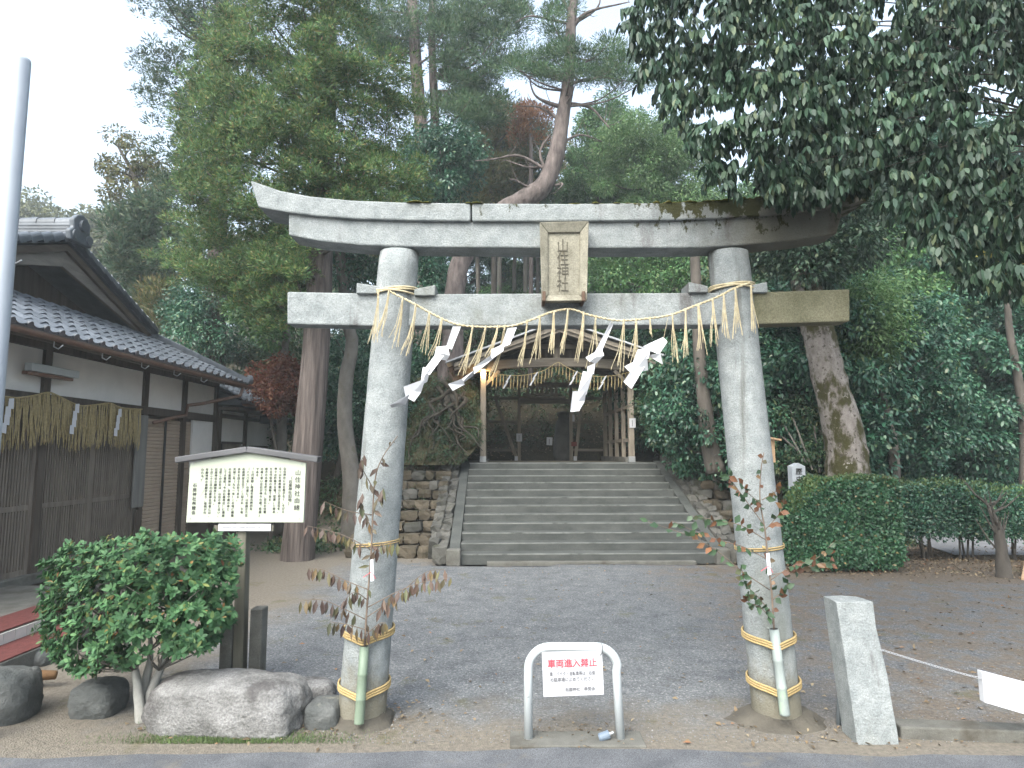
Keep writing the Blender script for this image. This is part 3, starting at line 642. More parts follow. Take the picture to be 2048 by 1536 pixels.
# ------------------------------------------------------------------ leaf pieces
def leaf_piece(name, mat):
    mb = MB(); mb.add([(0, 0, 0), (.5, .42, .06), (.30, .74, .05), (0, 1, -.04), (-.30, .74, .05), (-.5, .42, .06), (0, .42, 0), (0, .75, 0)],
                      [(0, 1, 6), (6, 1, 2, 7), (7, 2, 3), (7, 3, 4), (6, 7, 4, 5), (0, 6, 5)])
    return mb.mesh(name, mat, True, fix=False)
def leaf_m(p, d, nrm, L, W):
    d = Vector(d).normalized(); s = d.cross(Vector(nrm))
    if s.length < 1e-4: s = d.cross(V(1, 0, 0))
    s.normalize(); n_ = s.cross(d)
    m = Matrix((s * W, d * L, n_ * L)).transposed().to_4x4(); m.translation = Vector(p); return m
WILT = leaf_piece('wilted_leaf', L_['wilt'])
L_['holly'] = leafm('holly', [(0, (.03, .06, .035)), (.5, (.06, .105, .06)), (.6, (.10, .045, .03)), (.85, (.15, .07, .04)), (1, (.19, .12, .06))], .45, .2)
HOLLY = leaf_piece('mixed_leaf', L_['holly'])

def vase_set(b, t, side):
    lr = 'left' if side == 0 else 'right'
    px = (725, 1562)[side]
    # bamboo tube tied to the pillar front
    bot = at((718, 1570)[side], (1447, 1430)[side], 4.90); top = at((729, 1548)[side], (1292, 1258)[side], 4.93)
    va = thing('bamboo_vase', ('green bamboo tube vase tied to the foot of the left torii pillar', 'pale bamboo tube vase tied to the foot of the right torii pillar')[side], 'vase', bot)
    d = top - bot; mb = MB(); pts, rr = [], []
    for f in (0, .02, .30, .315, .33, .62, .635, .65, 1): pts.append(bot + d * f); rr.append(.036 * (1.1 if f in (.315, .635) else 1) * (1 - .06 * f))
    mb.tube(pts, rr, 16); mb.build('tube', M['bamboo' if side == 0 else 'palebamboo'], va, smooth=True)
    MB().tube([top - d * .01, top + d * .004], .028, 14).build('opening', M['black'], va)
    # cord ties
    for k, py in enumerate(((1280, 1392), (1290, 1385))[side]):
        rt = thing('rope_tie', ('upper', 'lower')[k] + ' straw cord tie holding the bamboo vase to the ' + lr + ' pillar', 'rope', at(px, py, 5.0), 'cord ties on torii pillars')
        c0 = at(px, py, 4.93).z
        for j in range(3):
            f = ((c0 + .02) - b.z) / (t.z - b.z); cc = b.lerp(t, f)
            mb = MB(); pts = []
            for s in range(49):
                a = 2 * math.pi * s / 48 - math.pi / 2; u = abs(((s / 48) - 0) if s < 24 else 1 - s / 48)
                bulge = .062 * math.exp(-(u / .055) ** 2)
                vx = (bot + d * .3).x - cc.x if k else (bot + d * .85).x - cc.x
                x = math.cos(a) * .192 + vx * math.exp(-(u / .07) ** 2) * .9
                pts.append(V(cc.x + x, cc.y + math.sin(a) * .190 - bulge, c0 + .016 * (j - 1) * 1.1 + .045 * (u * 2) ** .7 - .01))
            mb.tube(pts, .0085, 6, cap=False).build('cord_loop', M['cord'], rt, smooth=True)
    # thin upper tie
    zt = at(px, (1092, 1101)[side], 4.95).z
    mb = MB(); wrap(mb, b, t, zt, .174, .012, 2, off=.008, rope=.0055)
    k_ = at((742, 1530)[side], (1090, 1096)[side], 4.93); mb.tube([k_ + V(-.02, -.0, .012), k_ + V(0, -.012, 0), k_ + V(.02, 0, -.016)], [.008, .013, .007], 6)
    o = mb.build('rope_tie', M['cord'], None, smooth=True); tag(o, 'thin straw cord round the middle of the ' + lr + ' torii pillar', 'rope', 'cord ties on torii pillars')
    # paper wrap on the stem
    pc = at((744, 1536)[side], (1140, 1128)[side], 4.875)
    pw = thing('paper_wrap', 'small folded white paper with red string tied on the branch at ' + lr + ' pillar', 'paper', pc)
    MB().prism([pc + V(-.014, 0, .075), pc + V(.010, 0, .08), pc + V(.018, 0, -.075), pc + V(-.008, 0, -.08)], (0, -.01, 0)).build('folded_paper', M['paper'], pw)
    MB().tube([pc + V(-.06, -.012, -.05), pc + V(0, -.016, -.01), pc + V(.03, -.012, -.06)], .0022, 4).build('red_string', M['redink'], pw)
    # branch
    br = thing('sakaki_branch', ('wilted purplish brown evergreen branch standing in the bamboo vase at the left pillar', 'leafy branch with green and russet leaves standing in the vase at the right pillar')[side], 'branch', top)
    q = random.Random(40 + side)
    if side == 0:
        main = [(729, 1292), (735, 1200), (742, 1110), (745, 1040), (750, 960), (765, 915), (795, 872)]
        subs = [[(735, 1215), (800, 1180), (850, 1160), (905, 1150)], [(733, 1235), (790, 1195), (850, 1145), (890, 1138)], [(733, 1240), (690, 1215), (650, 1195), (612, 1195)], [(738, 1180), (690, 1160), (650, 1140), (620, 1135)], [(733, 1260), (700, 1245), (670, 1235)], [(731, 1270), (760, 1245), (775, 1240)], [(742, 1110), (770, 1085), (800, 1082)], [(744, 1060), (725, 1010), (730, 985)], [(747, 1010), (765, 985), (770, 975)], [(748, 980), (725, 930), (735, 910)], [(742, 1100), (700, 1075), (660, 1060), (620, 1050)], [(746, 1030), (700, 1020), (660, 1000)], [(735, 1200), (715, 1180), (700, 1190)]]
        nleaf = 20; LW = (.10, .03); me = WILT
    else:
        main = [(1548, 1258), (1543, 1180), (1536, 1120), (1530, 1060), (1520, 1000), (1522, 940), (1528, 905)]
        subs = [[(1540, 1180), (1480, 1140), (1430, 1100), (1375, 1070), (1290, 1040)], [(1536, 1120), (1490, 1095), (1440, 1080), (1395, 1065), (1340, 1040)], [(1532, 1080), (1480, 1050), (1430, 1040), (1380, 1030)], [(1528, 1050), (1490, 1000), (1460, 960), (1455, 950)], [(1525, 1010), (1490, 985), (1470, 965)], [(1548, 1250), (1520, 1215), (1490, 1200), (1485, 1180)], [(1546, 1230), (1510, 1190), (1480, 1160), (1470, 1130)], [(1541, 1160), (1580, 1130), (1620, 1115), (1650, 1080)], [(1541, 1150), (1590, 1140), (1640, 1125), (1660, 1130)], [(1545, 1200), (1565, 1180), (1572, 1165)], [(1530, 1060), (1550, 1030), (1560, 1000)], [(1524, 1000), (1545, 985), (1552, 975)]]
        nleaf = 17; LW = (.07, .04); me = HOLLY
    def pt(p, k): return at(p[0], p[1], 4.90 - .02 * k)
    mp = smooth_path([pt(p, 1) for p in main], 4); MB().tube(mp, lerp_list([.008, .006, .003], len(mp)), 6).build('stem', M['twig'], br, smooth=True)
    for si, s in enumerate(subs):
        dy = q.uniform(-.16, -.02)
        ps = smooth_path([pt(p, 1) + V(0, dy * (i / (len(s) - 1)), 0) for i, p in enumerate(s)], 4)
        MB().tube(ps, lerp_list([.004, .0015], len(ps)), 5).build('twig', M['twig'], br, smooth=True)
        for j in range(nleaf if len(s) > 3 else 9):
            f = .2 + .8 * min(1, j / ((nleaf if len(s) > 3 else 9) - 1)); p = ps[min(len(ps) - 1, int(f * (len(ps) - 1)))]
            if side == 0: dr = V(q.uniform(-.35, .35), q.uniform(-.4, .2), -1)
            else: dr = (ps[-1] - ps[0]).normalized() * .5 + V(q.uniform(-.8, .8), q.uniform(-.6, .2), q.uniform(-.9, .3))
            link_mesh('leaf', me, br, leaf_m(p, dr, V(q.uniform(-.8, .8), -1, q.uniform(-.4, .6)), LW[0] * q.uniform(.7, 1.15), LW[1] * q.uniform(.8, 1.3)))
    for j in range(16):
        p = mp[int((.12 + .86 * j / 15) * (len(mp) - 1))]
        dr = V(q.uniform(-1, 1), q.uniform(-.5, .1), q.uniform(-.9, .4))
        link_mesh('leaf', me, br, leaf_m(p, dr, V(q.uniform(-.8, .8), -1, .2), LW[0] * q.uniform(.5, .95), LW[1] * q.uniform(.8, 1.2)))
vase_set(pl_b, pl_t, 0); vase_set(pr_b, pr_t, 1)
# ------------------------------------------------------------------ white barrier and its notice
bl = at(1057, 1480, 4.78); brr = at(1238, 1480, 4.78); zt = at(1145, 1294, 4.78).z
ba = thing('barrier_hoop', 'white painted steel hoop barrier in the middle of the torii opening', 'barrier', ((bl.x + brr.x) / 2, 4.78, 0))
pts = [V(bl.x, 4.78, -.02), V(bl.x + .0, 4.78, zt - .16)]
for k in range(1, 8):
    a = math.pi - math.pi / 2 * k / 8; pts.append(V(bl.x + .15 + math.cos(a) * .15, 4.78, zt - .15 + math.sin(a) * .15))
pts += [V(bl.x + .15, 4.78, zt), V(brr.x - .15, 4.78, zt)]
for k in range(1, 8):
    a = math.pi / 2 - math.pi / 2 * k / 8; pts.append(V(brr.x - .15 + math.cos(a) * .15, 4.78, zt - .15 + math.sin(a) * .15))
pts += [V(brr.x - .01, 4.78, zt - .16), V(brr.x + .012, 4.78, -.02)]
MB().tube(pts, .031, 20).build('hoop', M['whitepaint'], ba, smooth=True)
mb = MB(); mb.box(bl.x - .13, brr.x + .17, 4.66, 4.90, -.05, .016); mb.build('base_slab', M['concrete'], ba, bevel=.01)
ny = 4.742
c0, c1, c2, c3 = at(1083.5, 1304, ny), at(1204, 1301, ny), at(1208, 1389, ny), at(1087, 1394, ny)
no = thing('notice_board', 'white paper notice with red lettering hung on the hoop barrier', 'notice', (c0 + c1) / 2)
MB().prism([c0, c1, c2, c3], (0, .004, 0)).build('sheet', surf('noticepaper', (.42, .425, .45), (.46, .465, .49), 3, rough=.5), no)
up = (c0 - c3).normalized(); rt_ = (c1 - c0).normalized(); fr = V(0, -.002, 0)
def on_notice(px, py): return at(px, py, ny) + fr
letters('heading', '車両進入禁止', .06, M['redink'], no, on_notice(1094.5, 1320), rt_, up, width=.345, bold=.0012)
letters('text_line', '車・バイク・自転車等は、右側', .03, M['greyink'], no, on_notice(1099, 1344.5), rt_, up, width=.318, bold=.0004)
letters('text_line', 'の駐車場に止めてください', .03, M['greyink'], no, on_notice(1100, 1356), rt_, up, width=.310, bold=.0004)
letters('text_line', '石座神社　奉賛会', .027, M['greyink'], no, on_notice(1130, 1375.5), rt_, up, width=.21, bold=.0004)
k_ = at(1203, 1296, 4.75)
MB().tube([k_ + V(0, -.0, .03), k_ + V(.003, -.025, .02), k_ + V(0, -.02, -.03), k_ + V(-.012, -.018, -.045)], .003, 5).build('tie_wire', M['black'], no)
lk = at(1210, 1472, 4.76)
pk = thing('padlock', 'small grey cylinder lock lying at the right foot of hoop barrier', 'padlock', lk)
MB().tube([lk + V(-.045, -.01, -.008), lk + V(-.037, -.01, -.006), lk + V(.028, 0, .012)], [.024, .029, .029], 14).build('body', M['lockbody'], pk, smooth=False)
MB().tube([lk + V(.028, 0, .012), lk + V(.06, .004, .022)], .011, 10).build('shackle', M['zinc'], pk)

# ------------------------------------------------------------------ information board
SY = 5.75
sg = thing('information_board', 'cream information board under a small pitched roof beside the clipped shrub', 'sign board', (at(480, 1380, SY).x, SY, 0))
P_ = [at(380, 926, SY), at(496, 903, SY), at(612, 926, SY), at(607, 1045, SY), at(372, 1045, SY)]
MB().prism(P_, (0, .03, 0)).build('board', M['board'], sg, bevel=.003)
for a, b in (((354, 920), (497, 899)), ((497, 899), (638, 919))):
    A, B = at(*a, SY), at(*b, SY); MB().bar(A + V(0, .02, 0), B + V(0, .02, 0), .13, .052).build('roof_cap', M['boardroof'], sg, bevel=.008)
for px, py in ((387, 927), (603, 927), (380, 1037), (598, 1037)):
    c = at(px, py, SY - .002); MB().tube([c, c + V(0, -.004, 0)], .006, 8).build('screw', M['zinc'], sg)
pb = at(478, 1385, SY + .08); pt_ = at(490, 930, SY + .08)
MB().bar(V(pb.x, SY + .085, -.05), V(pt_.x, SY + .085, pt_.z), .105, .09).build('post', M['postwood'], sg, bevel=.008)
for dx, h_ in ((-.10, .62), (.135, .66)):
    x = pb.x + dx; MB().box(x - .062 if dx < 0 else x - .045, x + .045 if dx < 0 else x + .062, SY + .02, SY + .16, -.05, h_).build('stone_prop', M['concrete'], sg, bevel=.012)
c0 = at(437, 1047, SY - .0); c1 = at(541, 1062, SY)
MB().box(c0.x, c1.x, SY + .0, SY + .012, c1.z, c0.z - .004).build('lower_strip', M['paper'], sg)
MB().bar(at(430, 1056, SY + .03), at(548, 1056, SY + .03), .03, .05).build('lower_rail', M['postwood'], sg)
q = random.Random(2); mb = MB()
for k in range(46):
    if k in (11, 24, 35): continue
    c = at(443 + k * 2.0, 1055.5 + q.uniform(-.4, .4), SY - .001); mb.box(c.x - .0026, c.x + .0026, c.y - .001, c.y, c.z - .004, c.z + .004)
tag(mb.build('text_line', M['greyink'], sg), kind='stuff')
S7 = lambda x, y: (340 + x / 6.4, 870 + y / 6.4)
lean = (at(612, 926, SY) - at(607, 1045, SY)).normalized()
def column(txt, x0, y0, y1, size, name='text_column'):
    o_ = at(*S7(x0, y0), SY - .002); e_ = at(*S7(x0, y1), SY - .002); n_ = len(txt); h_ = o_.z - e_.z
    return letters(name, txt, size, M['ink'], sg, o_, (1, 0, 0), lean, vertical=True, pitch=h_ / n_ / size, extrude=.0008, bold=.0003)
column('山住神社由緒', 1640, 450, 985, .052, 'title'); column('（石座神社旧地）', 1545, 530, 905, .032, 'subtitle')
cols = ['山住神社には社殿がなく、そびえ', '立つ山を神南備山と仰ぎ巨石を、', '神々の降臨する場「磐座」と崇め', 'た古代信仰の遺跡である。', '前方の木柵を降りた、巨石の位置', 'の高く尊い巨石が神々の座「磐座」', 'である。', '「三代実録」陽成天皇元慶四年', '（八八〇年）の頃に「山城国正六位', '石座神従五位下」と記され、千有', '余年を経る古社である。', '天禄二年（九七一年）この地に鎮座', 'の石座明神は、京都守護の神と', 'して大雲町（今の石座神社）に遷座', '以降この古社は、山住の神と云い、', '石座神社の御旅所となる。', '十月二十三日の石座神社例祭には、', '年御神輿の渡御があり、松明が行', 'われる。']
for i, t_ in enumerate(cols):
    x = 1470 - i * 58.5; top = 415 + i * .7; full = 600
    column(t_, x, top, top + full * len(t_) / 15.2, .0245)
column('石座神社奉賛会', 320, 620, 1030, .036, 'signature')

# ------------------------------------------------------------------ leaning stone post, pipe, chain, board, kerb
sy = 4.80
def sq_post(name, cb, ct, wb, wt, dep, mat, parent, n=7, jit=.006, seed=1):
    q = random.Random(seed); rings = []
    for i in range(n):
        f = i / (n - 1); c = cb.lerp(ct, f); w_ = wb + (wt - wb) * f; r = []
        for sx_, sy_ in ((-1, -1), (-.33, -1), (.33, -1), (1, -1), (1, 0), (1, 1), (0, 1), (-1, 1), (-1, 0)):
            r.append(c + V(sx_ * w_ / 2 + q.uniform(-jit, jit), sy_ * dep / 2 + q.uniform(-jit, jit), q.uniform(-jit, jit)))
        rings.append(r)
    return MB().loft(rings).build(name, mat, parent, bevel=.006)
cb = at(1746, 1478, sy) ; ct = at(1708, 1204, sy)
o = sq_post('stone_post', V(cb.x, sy + .02, -.08), V(ct.x, sy + .1, ct.z), .29, .255, .22, M['granite'], None)
tag(o, 'short leaning granite post at the right edge of the roadside', 'stone post')
a = at(1676, 1443, 5.05); b = at(1683, 1290, 5.05)
o = MB().tube([V(a.x, 5.05, -.05), V(b.x, 5.05, b.z)], .018, 12).build('steel_pipe', M['steelpipe'], None, smooth=True); tag(o, 'thin grey steel pipe standing behind the leaning granite post', 'pipe')
ch = thing('chain', 'pale metal chain slung rightward from the leaning granite post', 'chain', at(1765, 1300, sy))
A = at(1764, 1300, 4.72); B = at(2120, 1392, 4.6); nl = 62
for i in range(nl):
    f = i / (nl - 1); p = A.lerp(B, f) + V(0, 0, -.02 * math.sin(f * math.pi)); d = (B - A).normalized()
    m_ = Matrix.Translation(p) @ d.to_track_quat('X', 'Z').to_matrix().to_4x4() @ Matrix.Rotation(math.pi / 2 * (i % 2) + .5, 4, 'X')
    if i == 0:
        mb = MB(); mb.tube([V(math.cos(t) * .0125, math.sin(t) * .007, 0) for t in [2 * math.pi * k / 10 for k in range(11)]], .0024, 5, cap=False); LINK = mb.mesh('chain_link', M['chain'], True)
    link_mesh('chain_link', LINK, ch, m_)
o = MB().tube([V(B.x + .02, B.y, -.05), V(B.x + .02, B.y, B.z + .06)], .03, 14).build('chain_post', M['steelpipe'], None, smooth=True); tag(o, 'grey steel post carrying the far end of the chain beyond right edge', 'post')
c0, c1 = at(1964, 1343, 4.64), at(2090, 1376, 4.60)
o = MB().prism([c0, c1, V(c1.x, c1.y, c1.z - .215), V(c0.x + .004, c0.y, c0.z - .205)], (0, .05, 0)).build('hanging_board', M['paper'], None, bevel=.004)
tag(o, 'blank white board hanging from the chain at the right edge', 'board')
a = gnd(1795, 1470); b = gnd(2300, 1490)
o = MB().bar(V(a.x, a.y + .02, .03), V(b.x, b.y + .02, .03), .16, .10).build('kerb_stone', M['concrete'], None, bevel=.012); tag(o, 'long low concrete kerb bar on the ground under the chain', 'kerb')

# ------------------------------------------------------------------ pole at the left edge
pt_ = at(42, 118, 4.7)
po = thing('metal_pole', 'plain pale grey metal pole at the far left edge', 'pole', (pt_.x, 4.7, 0))
MB().tube([V(pt_.x, 4.7, -.1), V(pt_.x, 4.7, 2), V(pt_.x, 4.7, pt_.z - .02), V(pt_.x, 4.7, pt_.z)], [.074, .070, .066, .063], 28).build('shaft', M['pole'], po, smooth=True)
c = at(20, 523, 4.63); MB().tube([c + V(0, .05, 0), c + V(.1, -.02, .003)], .005, 6).build('step_bolt', M['zinc'], po)

# ------------------------------------------------------------------ rocks by the road
def boulder(name, label, loc, size, seed, mat, cuts=3, rot=0, cat='rock', jit=.045, rd=.6, group=None):
    me = rock_mesh(name, seed, mat, cuts, jit, rd); me.polygons.foreach_set('use_smooth', [True] * len(me.polygons))
    o = link_mesh(name, me, None, Matrix.LocRotScale(Vector(loc), Euler((0, 0, rot)), Vector(size)))
    s = o.modifiers.new('sub', 'SUBSURF'); s.levels = s.render_levels = 2
    tx_ = bpy.data.textures.new(name, 'CLOUDS'); tx_.noise_scale = .18; d = o.modifiers.new('rough', 'DISPLACE'); d.texture = tx_; d.strength = .07; d.mid_level = .5
    return tag(o, label, cat, group)
boulder('boulder', 'long pale granite boulder lying in front of the information board', (at(455, 1440, 5.05).x, 5.05, .10), (1.16, .50, .50), 3, M['boulder'], rot=-.10, rd=.42)
boulder('garden_rock', 'dark round rock on the ground left of the shrub trunk', (at(180, 1430, 5.2).x, 5.3, .09), (.36, .32, .28), 4, M['darkrock'])
boulder('garden_rock', 'large dark rock with a pale streak at the lower left edge', (at(20, 1420, 5.3).x, 5.2, .12), (.5, .4, .44), 8, M['darkrock'])
boulder('garden_rock', 'squarish dark stone between the pale boulder and left pillar', (at(645, 1430, 5.05).x, 5.1, .03), (.26, .3, .26), 6, M['darkrock'], 2, rd=.3)
boulder('garden_rock', 'low pale rock behind the end of the long boulder', (at(600, 1370, 5.5).x, 5.6, .03), (.5, .3, .2), 12, M['boulder'], 2, .3)
for i, (px, py, s_) in enumerate(((60, 1300, .5), (330, 1360, .3))):
    g = gnd(px, py + 25); boulder('garden_rock', ('dark low rock below the red entrance steps', 'small dark stone behind the whitish shrub trunk')[i], (g.x, g.y, .03), (s_, s_ * .7, s_ * .5), 14 + i, M['darkrock'], 2, .3 * i)
a, b = gnd(-60, 1362, .1), gnd(112, 1350, .1)
o = MB().tube([a + V(0, 0, .0), a.lerp(b, .5) + V(0, 0, .02), b], [.05, .055, .035], 10, wob=.06).build('log_edging', M['log'], None, smooth=True); tag(o, 'brown rounded log edging on the ground below the red steps', 'log')
# ------------------------------------------------------------------ timber gate at the head of the stairs
GY = 17.3
def gp(px, py, back=0.):            # point on the front plane of the gate, or further back along the axis
    p = at(px, py, GY)
    return p + SF * back
G0 = PLAT
gt = thing('timber_gate', 'open weathered timber gate hall with gabled roof above the stairs', 'gate', at(1114, 922, GY))
gl, gr = gp(966, 922), gp(1264, 922); gw = gr.x - gl.x
mg = Matrix.Translation(V((gl.x + gr.x) / 2, GY, G0)) @ Matrix.Rotation(STAIR_YAW, 4, 'Z')   # local gate frame: x across, y back, z up
HW = gw / 2; ZP = 2.42; DEP = 4.1
def lb(x0, x1, y0, y1, z0, z1): return MB().box(x0, x1, y0, y1, z0, z1, mg)
def lbar(a, b, w_, h_, **k): return MB().bar(mg @ V(*a), mg @ V(*b), w_, h_, **k)
for s in (-1, 1):
    p = lb(s * HW - .075, s * HW + .075, -.075, .075, .0, ZP).build('post', M['gatewood'], gt, bevel=.012)
    lb(s * HW - .085, s * HW + .085, -.085, .085, -.02, .16).build('post_shoe', M['zinc'], p, bevel=.004)
    q_ = lb(s * HW - .065, s * HW + .065, DEP - .13, DEP, .0, ZP + .2).build('post', M['gatewood'], gt, bevel=.012)
    # side wall posts and rails
    for k in (1, 2, 3):
        y = DEP * k / 4; lb(s * HW - .055, s * HW + .055, y - .055, y + .055, 0, ZP + .1).build('post', M['gatewood'], gt, bevel=.01)
    for z in (.55, 1.45): lb(s * HW - .03, s * HW + .03, .08, DEP - .14, z, z + .09).build('side_rail', M['gatewood'], gt)
    lb(s * HW - .07, s * HW + .07, -.5, DEP + .4, ZP + .0, ZP + .17).build('wall_plate', M['beamwood'], gt, bevel=.01)
    lb(s * HW - .14, s * HW + .14, .15, DEP, -.02, .14 if s > 0 else .06).build('sill', M['concrete'], gt, bevel=.01)
# inner rear posts, rails, braces
IX = [mg.inverted() @ at(px, 918, GY + 4.0) for px in (1038.5, 1143)]
for i, p in enumerate(IX):
    lb(p.x - .05, p.x + .05, DEP - .1, DEP - .0, 0, ZP + .1).build('post', M['gatewood'], gt, bevel=.008)
xl, xr = IX[0].x, IX[1].x
for (x0, x1) in ((-HW + .07, xl - .05), (xr + .05, HW - .07)):
    for z in (.30, 1.22, 2.0): lb(x0, x1, DEP - .085, DEP - .02, z, z + .085).build('rail', M['beamwood'], gt)
lbar((-HW + .3, DEP - .13, 2.1), (xl - .09, DEP - .13, .08), .10, .035, up=V(0, 1, 0)).build('brace', M['gatewood'], gt)
lbar((HW - .75, DEP - .13, 2.1), (xr + .13, DEP - .13, .08), .10, .035, up=V(0, 1, 0)).build('brace', M['gatewood'], gt)
for x in (xl - .1, xr + .12): lb(x - .05, x + .05, DEP - .2, DEP - .06, 0, .14).build('brace_shoe', M['paper'], gt)
lb(xl - .05, xr + .05, DEP - .1, DEP + .02, 1.86, 2.02).build('lintel', M['beamwood'], gt)
lb(-HW - .1, HW + .1, DEP - .11, DEP + .02, ZP - .02, ZP + .14).build('tie_beam', M['beamwood'], gt)
# front arched rainbow beam
top = [(915, 735), (960, 727), (1010, 719.5), (1060, 717.5), (1114, 716.5), (1170, 718), (1220, 721), (1270, 729), (1310, 740)]
botm = [(918, 752), (962, 745), (1010, 738), (1060, 735.5), (1114, 734), (1170, 735), (1220, 739), (1270, 747), (1308, 757)]
r_ = []
for a, b in zip(top, botm):
    A = gp(*a, -.12); B = gp(*b, -.12); r_.append([B, A, A + V(0, .17, 0), B + V(0, .17, 0)])
MB().loft(r_).build('arched_beam', M['beamwood'], gt, bevel=.02)
lb(-HW - .25, HW + .25, -.02, .11, ZP + .17, ZP + .34).build('tie_beam', M['beamwood'], gt, bevel=.01)
lb(-HW + .6, HW - .6, .0, .09, ZP + .62, ZP + .74).build('gable_rail', M['beamwood'], gt, bevel=.01)
lb(-.09, .09, .0, .1, ZP + .34, ZP + 1.3).build('king_post', M['gatewood'], gt, bevel=.01)
for s in (-1, 1):
    a = gp(966 if s < 0 else 1264, 775, -.02); b = gp(999 if s < 0 else 1228, 742, -.02)
    MB().bar(a, b, .09, .10, up=V(0, 1, 0)).build('brace', M['gatewood'], gt, bevel=.008)
# roof: barge boards, sheet metal slopes
ap = gp(1114, 655, -.75); le = gp(912, 730, -.75); re_ = gp(1328, 728, -.75)
bk = SF * (DEP + 1.5)
for E in (le, re_):
    n_ = 1 if E is le else -1
    MB().prism([ap + V(0, 0, -.03), E + V(0, 0, -.03), E + V(0, 0, -.25), ap + V(0, 0, -.27)], SF * .07).build('barge_board', M['beamwood'], gt, bevel=.008)
    MB().prism([ap + V(0, 0, -.06), E + V(0, 0, -.06), E + V(0, 0, -.16), ap + V(0, 0, -.18)], (SF * -.05)).build('barge_trim', M['gatewood'], gt, bevel=.008)
    d = (E - ap).normalized(); ex_ = E + d * .22
    rf = MB().prism([ap + V(0, -.16, .05), ex_ + V(0, -.16, .05), ex_ + V(0, -.16, -.0), ap + V(0, -.16, -.0)], bk).build('roof_slope', M['sheetroof'], gt, bevel=.008)
    MB().prism([ap + V(0, .02, -.035), E + V(0, .02, -.035), E + V(0, .02, -.06), ap + V(0, .02, -.06)], bk * .97).build('roof_board', M['beamwood'], rf)
    for k in range(14):
        f = (k + .5) / 14; c = ap.lerp(E, .08) + SF * (.2 + f * (DEP + .9)); e = ap.lerp(E, .98) + SF * (.2 + f * (DEP + .9))
        MB().bar(c + V(0, 0, -.10), e + V(0, 0, -.10), .06, .07).build('rafter', M['beamwood'], rf)
MB().bar(ap + V(0, -.16, .07), ap + bk + V(0, -.16, .07), .22, .07).build('ridge_cap', M['sheetroof'], gt, bevel=.02)
# dark boarded gable behind
MB().prism([gp(1114, 672, .25), gp(975, 725, .25), gp(1255, 725, .25)], SF * .03).build('gable_board', M['darkwood'], gt)

# transom carving over the rear opening
tc = mg @ V((xl + xr) / 2 - .12, DEP - .3, 2.02)
tr = thing('offering_shelf', 'small pale wooden slatted shelf mounted over the rear opening of gate', 'shelf', tc)
MB().box(-.75, .75, -.16, .16, .0, .05, Matrix.Translation(tc + V(0, 0, .0))).build('plank', M['gatewood'], tr)
MB().box(-.62, .62, -.13, .13, .09, .15, Matrix.Translation(tc)).build('shelf_base', surf('palewood', (.2,.18,.14), (.28,.255,.21), 8), tr)
MB().box(-.55, .55, -.10, .10, .38, .44, Matrix.Translation(tc)).build('top_rail', M['gatewood'], tr)
for k in range(7): MB().box(-.50 + k * .155, -.42 + k * .155, -.08, .08, .15, .38, Matrix.Translation(tc)).build('slat', bpy.data.materials['palewood'], tr)
for dx in (-.5, .38): MB().box(dx, dx + .14, -.12, .12, .05, .09, Matrix.Translation(tc)).build('foot', M['gatewood'], tr)

# lamp on the left post
lp = gp(966.5, 749, -.17)
la = thing('post_lamp', 'small lit lamp at the top of the left gate post', 'lamp', lp)
MB().tube([lp + V(0, 0, -.055), lp + V(0, 0, -.03), lp + V(0, 0, .03), lp + V(0, 0, .05)], [.03, .06, .062, .03], 14).build('glass_shade', M['lampglow'], la, smooth=True)
MB().box(lp.x - .05, lp.x + .05, lp.y + .02, lp.y + .10, lp.z + .05, lp.z + .08).build('bracket', M['black'], la)
ld = bpy.data.lights.new('lamp_light', 'POINT'); ld.energy = 4; ld.color = (1, .66, .33); ld.shadow_soft_size = .05
lo = bpy.data.objects.new('lamp_light', ld); col.objects.link(lo); lo.location = lp + V(.02, -.13, -.02); lo.parent = la; lo.matrix_parent_inverse = Matrix.Translation(-lp)

# notices on the posts
def paper(label, px, py, w_, h_, Y, tilt=0.):
    c = at(px, py, Y); m_ = Matrix.Translation(c) @ Matrix.Rotation(tilt, 4, 'Y')
    o = thing('paper_notice', label, 'notice', c, 'paper notices on the timber gate')
    MB().box(-w_ / 2, w_ / 2, -.004, .004, -h_ / 2, h_ / 2, m_).build('sheet', M['paper'], o)
    MB().box(-w_ * .09, w_ * .02, -.0055, -.0045, -h_ * .36, h_ * .3, m_).build('writing', M['greyink'], o)
paper('white paper notice on the left front post of the timber gate', 965.5, 839, .165, .25, GY - .085)
paper('white paper notice on the right front post of the timber gate', 1265, 846, .165, .25, GY - .05)
paper('grey patterned paper notice low on the inner left rear post', 1038.5, 875, .185, .26, GY + 3.96)
paper('faded grey paper notice high on the inner right rear post', 1144, 836, .17, .23, GY + 4.03)
paper('tilted white paper notice seen through the rear opening of gate', 1099, 882.5, .19, .26, GY + 4.3, .05)
